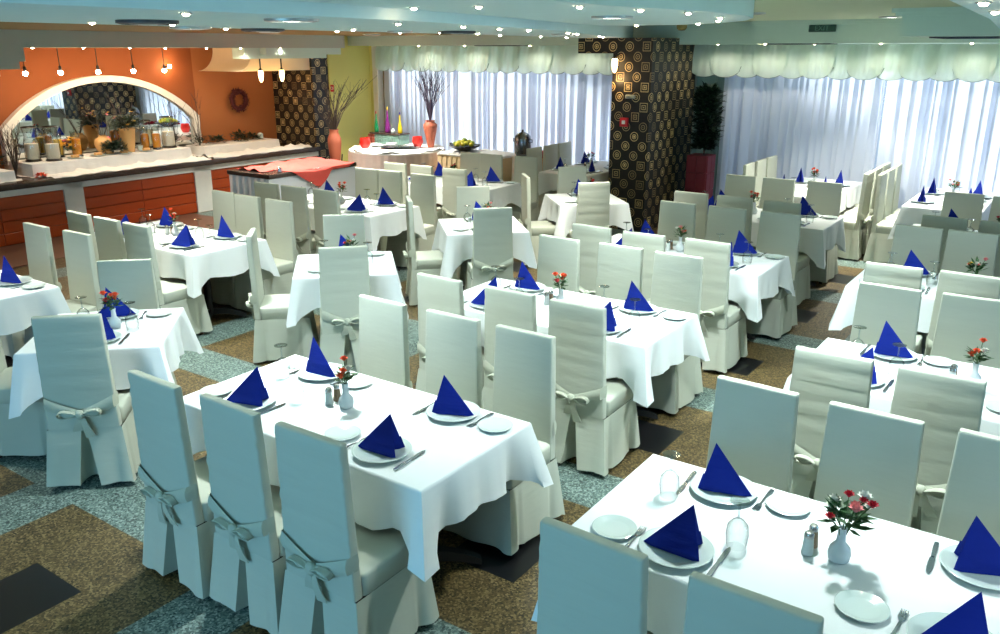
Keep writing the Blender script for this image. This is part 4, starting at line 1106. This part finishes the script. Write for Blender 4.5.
for k, (X, Y, nm) in enumerate(((-9.75, 10.7, 'left'), (-9.55, 10.85, 'right'))):
    t = thing('steel_platter', X, Y, RZ + .02, .3, '%s oval steel platter on the round buffet table' % nm, 'platter', 'steel platters')
    part('platter', mk(MB().lathe([(.1, 0), (.15, .012), (.16, .02), (.15, .02), (.1, .006)], 24, sx=1.3), 'platter', 'steel', 40), t)
    part('serving_spoon', mk(MB().tube([(-.15, .02, .03), (.02, 0, .035), (.1, -.02, .025)], .006, 6).ball((.12, -.025, .025), .022, 1.3, 1, .5), 'serving_spoon', 'steel', 40), t)
for k, (X, Y) in enumerate(((-10.12, 10.72), (-9.95, 10.95))):
    thing('white_dish', X, Y, RZ + .02, 0, ('pile of white plates beside the left red bowl', 'white dish in front of the tiled shelf')[k], 'dish', 'white buffet dishes', mk(MB().lathe([(.06, 0), (.1, .02), (.1, .05), (.07, .05), (.02, .06)], 20), 'white_dish', 'china', 40))

# long skirted buffet table with the fruit bowl, and the red-draped table with the urn
skirted('buffet_table', -8.75, -7.56, 10.72, 11.42, .85, 'long buffet table with a pleated beige skirt', 'beige_skirt', 'buffet_linen', .1, .018, .03)
crumple('buffet_cloth', -8.75, -7.56, 10.75, 11.4, .852, 'white cloth rumpled on the beige skirted buffet table', 12, 'buffet_linen', 'cloth', .03)
fb = (-8.42, 11.02, .87)
t = thing('fruit_bowl', *fb, 0, 'wide black bowl on the beige skirted buffet table', 'bowl')
part('bowl', mk(MB().lathe([(.09, 0), (.1, .012), (.2, .055), (.25, .085), (.26, .1), (.24, .09), (.17, .05), (.0, .03)], 28), 'bowl', 'bowl_black', 50), t)
for s_ in (-1, 1): part('handle', mk(MB().tube([(s_ * .24, -.03, .085), (s_ * .29, -.02, .11), (s_ * .29, .02, .11), (s_ * .24, .03, .085)], .01, 6), 'handle', 'bowl_black', 50), t)
for k in range(16):
    a = k * 2.4; r = .035 * math.sqrt(k) ; hz = .105 + .07 * (1 - r / .15)
    thing('fruit', fb[0] + r * 1.25 * math.cos(a), fb[1] + r * 1.25 * math.sin(a), fb[2] + hz, a, 'yellow fruit heaped in the wide black bowl' if k % 4 else 'green fruit heaped in the wide black bowl', 'fruit', 'yellow fruit in the bowl' if k % 4 else 'green fruit in the bowl',
          mk(MB().ball((0, 0, 0), .04, 1.15, .95, .95, 12, 8), 'fruit', 'lemon' if k % 4 else 'pear', 80))
skirted('urn_table', -7.5, -6.99, 11.36, 11.95, .84, 'table with orange skirt and dark red cloth by the urn', 'orange_skirt', 'red_cloth', .1, .018, .03)
crumple('red_cloth', -7.5, -6.99, 11.37, 11.93, .842, 'dark red cloth rumpled on the urn table', 14, 'red_cloth', 'cloth', .06)
COL.objects['red_cloth']['group'] = 'dark red cloths'
UX, UY = -7.26, 10.98
t = thing('urn_stand', UX, UY, 0, 0, 'small round white draped stand under the steel urn', 'stand')
part('stand_skirt', mk(MB().loops([[((.15 + .03 * f + .008 * math.sin(j * 1.1)) * math.cos(2 * PI * j / 80), (.15 + .03 * f + .008 * math.sin(j * 1.1)) * math.sin(2 * PI * j / 80), .86 * (1 - f) + .005) for j in range(80)] for f in (0, .5, 1)], True, False, False), 'stand_skirt', 'buffet_linen', 50), t)
part('stand_top', mk(MB().lathe([(.16, .85), (.165, .86), (.165, .875), (.16, .88)], 30), 'stand_top', 'buffet_linen', 40), t)
t = thing('drink_urn', UX, UY, .882, 0, 'steel drinks urn with domed lid in front of the curtains', 'urn')
part('urn_body', mk(MB().lathe([(.1, 0), (.105, .01), (.125, .04), (.13, .25), (.12, .28)], 26), 'urn_body', 'urn_steel', 40), t)
part('lid', mk(MB().lathe([(.125, .28), (.12, .3), (.08, .34), (.03, .36), (.016, .37), (.02, .39), (.0, .4)], 26), 'lid', 'urn_steel', 50), t)
for s_ in (-1, 1): part('handle', mk(MB().tube([(s_ * .128, 0, .2), (s_ * .17, 0, .21), (s_ * .17, 0, .25), (s_ * .126, 0, .26)], .009, 6), 'handle', 'black_metal', 50), t)
part('tap', mk(MB().tube([(0, -.125, .06), (0, -.17, .06), (0, -.175, .03)], .009, 6).tube([(0, -.15, .06), (0, -.15, .09)], .006, 6), 'tap', 'steel', 50), t)

# potted tree in a maroon planter behind the pillar
t = thing('planter', -4.66, 11.74, 0, 0, 'tall square maroon planter behind the ringed pillar', 'planter')
pl = MB()
for k in range(2):
    for j in range(4):
        pl.rbox(-.15 + .152 * k, -.002 + .152 * k, -.165, -.14, .01 + .25 * j, .25 + .25 * j, .004, 1); pl.rbox(.14, .165, -.15 + .152 * k, -.002 + .152 * k, .01 + .25 * j, .25 + .25 * j, .004, 1)
pl.box(-.15, .15, -.15, .15, 0, 1.0)
part('planter_box', mk(pl, 'planter_box', 'maroon', 30), t)
t = thing('potted_tree', -4.62, 11.74, 1.0, 0, 'dark leafy tree growing from the maroon planter', 'plant')
part('stem', mk(twigs(MB(), 7, (0, 0, 0), .8, .16, rnd, .012), 'stem', 'twig', 40), t)
fo = MB()
for zz, R in ((.12, .13), (.25, .17), (.42, .19), (.58, .19), (.74, .17), (.88, .12)): foliage(fo, (0, 0, zz), R, 260, .12, .032, rnd, .7)
part('foliage', mk(fo, 'foliage', 'leaf_dark', 30), t)

# ------------------------------------------------------------------ lamps
def spot(X, Y, z, label, group, power=0):
    t = thing('ceiling_spotlight', X, Y, z, 0, label, 'spotlight', group)
    part('rim', SPR, t); part('bulb', SPB, t)
    if power:
        d = bpy.data.lights.new('spotlight_lamp', 'SPOT'); d.energy = power; d.spot_size = math.radians(165); d.spot_blend = .5; d.color = (1, .96, .84); d.shadow_soft_size = .03
        o = bpy.data.objects.new('spotlight_lamp', d); COL.objects.link(o); o.location = W(X, Y, z - .03)
SPR = mk(MB().lathe([(.026, 0), (.027, -.003), (.02, -.005), (.018, -.002)], 18, cap0=False, cap1=False), 'rim', 'lamp_rim', 40)
SPB = mk(MB().lathe([(.015, -.003), (.014, -.009), (.008, -.013), (.0, -.014)], 12), 'bulb', 'bulb_warm', 60)
def spots(pts, z, where, group, power=0):
    pts = sorted(pts, key=lambda p: math.atan2(*(W(p[0], p[1]).xy)))
    for k, (X, Y) in enumerate(pts):
        spot(X, Y, z, 'small warm spotlight, number %d from the left %s' % (k + 1, where), group, power)
spots([(-11.06, y) for y in (5.05, 5.64, 6.3, 6.96, 7.51, 8.2, 8.82, 9.6)], 2.475, 'under the buffet beam', 'spotlights under the buffet beam', 20)
spots([(-4.82, 2.82), (-4.79, 3.32), (-3.3, 2.36), (-5.35, 4.15), (-5.26, 4.42), (-4.81, 4.91), (-5.38, 5.3), (-5.29, 5.99), (-3.5, 3.95), (-4.99, 6.19), (-5.0, 6.77),
       (-3.62, 4.74), (-3.75, 5.35), (-5.39, 7.7), (-5.5, 8.68), (-3.82, 5.85), (-5.68, 9.57), (-4.1, 6.93), (-4.36, 7.55), (-4.9, 9.0), (-5.12, 9.49)], 2.6, 'under the lower ceiling plate', 'spotlights under the lower ceiling plate')
spots([(-3.05, 3.57), (-2.68, 3.64), (-2.26, 3.93), (-3.55, 7.2), (-2.18, 4.46), (-2.12, 4.98), (-2.9, 7.03), (-2.25, 5.83), (-2.49, 6.42)], 2.66, 'under the rounded ceiling plate', 'spotlights under the rounded plate')
spots([(-9.9, 11.68), (-8.9, 11.68), (-7.6, 11.68), (-6.7, 11.68)], 2.515, 'in the soffit left of pillar', 'spotlights in the left soffit', 10)
spots([(-4.5, 11.66), (-3.85, 11.66), (-3.2, 11.66), (-2.4, 11.66), (-1.4, 11.66), (-.4, 11.66)], 2.525, 'in the soffit right of pillar', 'spotlights in the right soffit', 9)
spots([(-1.35, 8.8), (-.62, 8.0)], 2.56, 'below the box soffit at right', 'spotlights in the box soffit') if False else None
spots([(-.385, 3.34), (-.43, 4.14)], 2.6, 'under the top right ceiling plate', 'spotlights under the top right plate')

def downlight(X, Y, z, label, power, lit=True, r=.11):
    t = thing('downlight', X, Y, z, 0, label, 'ceiling light', 'round downlights')
    part('rim', mk(MB().lathe([(r + .03, 0), (r + .028, -.012), (r, -.016), (r - .005, -.006)], 30, cap0=False, cap1=False), 'rim', 'lamp_rim', 40), t)
    part('diffuser', mk(MB().lathe([(r - .004, -.004), (r * .6, -.012), (.0, -.014)], 28), 'diffuser', 'bulb_white' if lit else 'lamp_rim', 60), t)
    if power:
        area('downlight_lamp', W(X, Y, z - .03), W(X, Y, 0) + Vector((0, .001, 0)), r * 1.9, 0, power, (1.0, .98, .86) if Y > 6.4 or X < -6 else (0.88, 1.0, .98), math.radians(105), 'DISK')
DL = 42
downlight(-3.5, 3.13, 2.6, 'large lit downlight, left one under the lower ceiling plate', DL)
downlight(-4.53, 7.6, 2.6, 'lit downlight beside the ringed beam', DL)
downlight(-2.78, 5.27, 2.66, 'lit downlight under the rounded ceiling plate', DL)
downlight(-2.1, 10.6, ZC, 'lit downlight in the olive ceiling at right', DL * 1.8)
downlight(-3.05, 8.74, ZC, 'unlit downlight in the olive ceiling near the exit sign', 0, False)
downlight(-9.6, 10.2, 2.68, 'lit downlight in the olive ceiling before the lime wall', 80)
downlight(-5.32, 3.83, 2.6, 'lit downlight at left beside the round air vent', DL * .7)
downlight(-5.0, 5.66, 2.6, 'small lit downlight in the middle of the lower plate', DL * .6, True, .08)
# unseen downlights, added as fill to brighten the room and its table tops
for k, (X, Y) in enumerate(((-7.0, 1.6), (-7.0, 4.2), (-7.2, 7.6), (-9.4, 3.0), (-9.4, 8.0), (-3.6, -.6), (-1.0, 3.7), (1.6, 2.6), (1.8, 6.0), (.6, 7.6), (.4, 10.0), (-1.0, 5.7)  , (-6.2, -1.2))):
    zz = 2.68 if X < -7.6 else 2.6 if -5.2 < X < -3.1 else ZC
    downlight(X, Y, zz, 'added fill downlight number %d out of the picture or hidden above a plate' % (k + 1), DL * (.6 if X > 0 and Y > 7 else 1.25 if X < -6 and Y > 5 else .8 if X < -6 else .6 if Y < 0 else 1))

def vent(X, Y, z, label, r=.16):
    t = thing('round_air_vent', X, Y, z, 0, label, 'vent', 'round air vents')
    part('vent_rim', mk(MB().lathe([(r, 0), (r, -.015), (r * .85, -.022), (r * .8, -.005)], 30, cap0=False, cap1=False), 'vent_rim', 'grille_dark', 40), t)
    part('vent_cone', mk(MB().lathe([(r * .75, -.004), (r * .6, -.02), (r * .35, -.012), (r * .3, -.024), (.0, -.026)], 26), 'vent_cone', 'lamp_rim', 60), t)
vent(-4.3, 2.83, 2.6, 'round dark air vent at the left of the lower plate')
vent(-5.3, 4.45, 2.6, 'round dark air vent above the buffet end')
vent(-4.62, 5.96, 2.6, 'round dark air vent in the middle of the lower plate')
def grille(x0, x1, y0, y1, z, label):
    t = thing('air_grille', 0, 0, 0, 0, label, 'vent', 'air grilles')
    part('grille_frame', mk(MB().box(x0, x1, y0, y0 + .02, z - .012, z).box(x0, x1, y1 - .02, y1, z - .012, z).box(x0, x0 + .02, y0, y1, z - .012, z).box(x1 - .02, x1, y0, y1, z - .012, z), 'grille_frame', 'grille_dark', 30), t)
    m = MB(); n = 6
    for k in range(n): y = y0 + .03 + (y1 - y0 - .06) * k / (n - 1); m.box(x0 + .02, x1 - .02, y - .008, y + .012, z - .008, z - .002)
    part('grille_slats', mk(m, 'grille_slats', 'grille_dark', 30), t)
grille(-3.75, -2.95, 11.45, 11.8, 2.525, 'dark air grille in the soffit below the exit sign')
grille(-1.4, -.85, 8.75, 9.6, 2.56, 'dark air grille in the box soffit, left one')
grille(-.75, -.45, 9.0, 9.4, 2.56, 'small air grille in the box soffit, right one')
grille(-8.6, -7.7, 11.55, 11.85, 2.515, 'dark air grille in the soffit above the curtain left of pillar')
for k, (X, Y, l) in enumerate(((-8.3, 10.9, 'left'), )): pass
# pendants over the buffet and the sconces
for k, y in enumerate((5.92, 6.4, 6.95, 7.5, 8.02)):
    t = thing('pendant_lamp', -11.9, y, 2.475, 0, 'small pendant lamp, number %d from the left before the arched mirror' % (k + 1), 'pendant lamp', 'pendants over the buffet')
    part('cord', mk(MB().tube([(0, 0, .19), (0, 0, -.24)], .006, 6), 'cord', 'black_metal', 60), t)
    part('socket', mk(MB().lathe([(.012, -.24), (.02, -.25), (.022, -.3), (.016, -.31)], 12), 'socket', 'black_metal', 40), t)
    part('bulb', mk(MB().ball((0, 0, -.33), .032, n=14, m=9), 'bulb', 'bulb_warm', 80), t)
    d = bpy.data.lights.new('pendant_light', 'POINT'); d.energy = 6; d.color = (1, .68, .38); d.shadow_soft_size = .04
    o = bpy.data.objects.new('pendant_light', d); COL.objects.link(o); o.location = W(-11.9, y, 2.09)
t = thing('wall_spotlight', -12.42, 8.46, 2.19, 0, 'small spotlight on the orange wall right of the pendants', 'spotlight')
part('arm', mk(MB().tube([(-.08, 0, 0), (0, 0, 0)], .01, 6), 'arm', 'black_metal', 50), t); part('bulb', mk(MB().ball((.02, 0, 0), .03, n=12, m=8), 'bulb', 'bulb_warm', 80), t)
d = bpy.data.lights.new('wall_spot_light', 'POINT'); d.energy = 2.5; d.color = (1, .68, .38); d.shadow_soft_size = .04
o = bpy.data.objects.new('wall_spot_light', d); COL.objects.link(o); o.location = W(-12.3, 8.46, 2.16)
def sconce(X, Y, z, label, power, rod=None):
    t = thing('sconce', X, Y, z, 0, label, 'wall lamp', 'glowing glass sconces')
    part('glass_shade', mk(MB().lathe([(.01, -.11), (.03, -.08), (.042, 0), (.04, .06), (.034, .075), (.0, .08)], 18), 'glass_shade', 'shade_glow', 60), t)
    part('bracket', mk(MB().lathe([(.034, .075), (.034, .09), (.018, .1), (.012, .12)], 14).tube([(0, 0, .11), (0, .1, .12)] if rod is None else [(0, 0, .11), (0, 0, rod - z)], .012, 6), 'bracket', 'black_metal', 50), t)
    d = bpy.data.lights.new('sconce_light', 'POINT'); d.energy = power; d.color = (1, .62, .28); d.shadow_soft_size = .06
    o = bpy.data.objects.new('sconce_light', d); COL.objects.link(o); o.location = W(X, Y, z - .2)
sconce(-11.36, 9.42, 2.05, 'glowing glass sconce, left of the two below the stepped bulkhead', 5, 2.313)
sconce(-11.36, 9.86, 2.05, 'glowing glass sconce, right of the two below the stepped bulkhead', 5, 2.313)
sconce(-5.5, 10.55, 2.26, 'glowing glass sconce at the top of the ringed pillar', 5)

# ------------------------------------------------------------------ signs
t = thing('exit_sign', -3.02, 11.29, 2.70, 0, 'dark green EXIT sign on the ceiling soffit above the curtains', 'sign')
part('sign_box', mk(MB().rbox(-.16, .16, -.05, .0, -.042, .042, .006, 1), 'sign_box', 'sign_green', 30), t)
def text(body, parent, loc, size, mat, rot=(PI / 2, 0, 0), name='lettering'):
    c = bpy.data.curves.new(name, 'FONT'); c.body = body; c.size = size; c.align_x = 'CENTER'; c.align_y = 'CENTER'; c.extrude = .002
    q = bpy.data.objects.new(name, c); COL.objects.link(q)
    me = bpy.data.meshes.new_from_object(q.evaluated_get(bpy.context.evaluated_depsgraph_get())); bpy.data.objects.remove(q)
    me.materials.clear(); me.materials.append(MAT[mat]); part(name, me, parent, loc, rot)
text('EXIT', t, (0, -.052, 0), .085, 'sign_letters')
t = thing('wall_sign', -11.42, 10.99, 1.79, 0, 'small red and white sign at the edge of the lime wall', 'sign')
part('sign_plate', mk(MB().rbox(.03, .11, -.012, .0, -.06, .06, .004, 1), 'sign_plate', 'sign_red', 30), t)
part('sign_disc', mk(MB().loops([[(.07 + r * math.cos(2 * PI * j / 24), -.014, .0 + r * math.sin(2 * PI * j / 24)) for j in range(24)] for r in (.03, .018)]), 'sign_disc', 'sign_white', 30), t)
t = thing('alarm_box', -5.36, 10.65, 1.5, 0, 'small red alarm box on the front of the ringed pillar', 'box')
part('box_body', mk(MB().rbox(-.06, .06, -.045, 0, -.06, .06, .008, 2), 'box_body', 'sign_red', 40), t)
part('button', mk(MB().rbox(-.025, .025, -.05, -.044, -.025, .025, .004, 1), 'button', 'sign_white', 40), t)
t = thing('wall_bracket', -5.29, 10.65, 1.84, 0, 'small grey bracket on the ringed pillar above the alarm box', 'bracket')
part('bracket_plate', mk(MB().rbox(-.07, .07, -.03, 0, -.025, .025, .006, 1), 'bracket_plate', 'lamp_rim', 40), t)
part('bracket_arm', mk(MB().tube([(-.02, -.03, 0), (-.02, -.1, .01), (.03, -.12, .01)], .012, 6), 'bracket_arm', 'lamp_rim', 40), t)
t = thing('ceiling_sensor', -3.55, 8.2, 2.68, 0, 'small beige smoke detector beside the rounded ceiling plate', 'detector')
part('sensor_body', mk(MB().lathe([(.05, .0), (.05, -.03), (.03, -.05), (.0, -.052)], 18), 'sensor_body', 'olive_paint', 50), t)
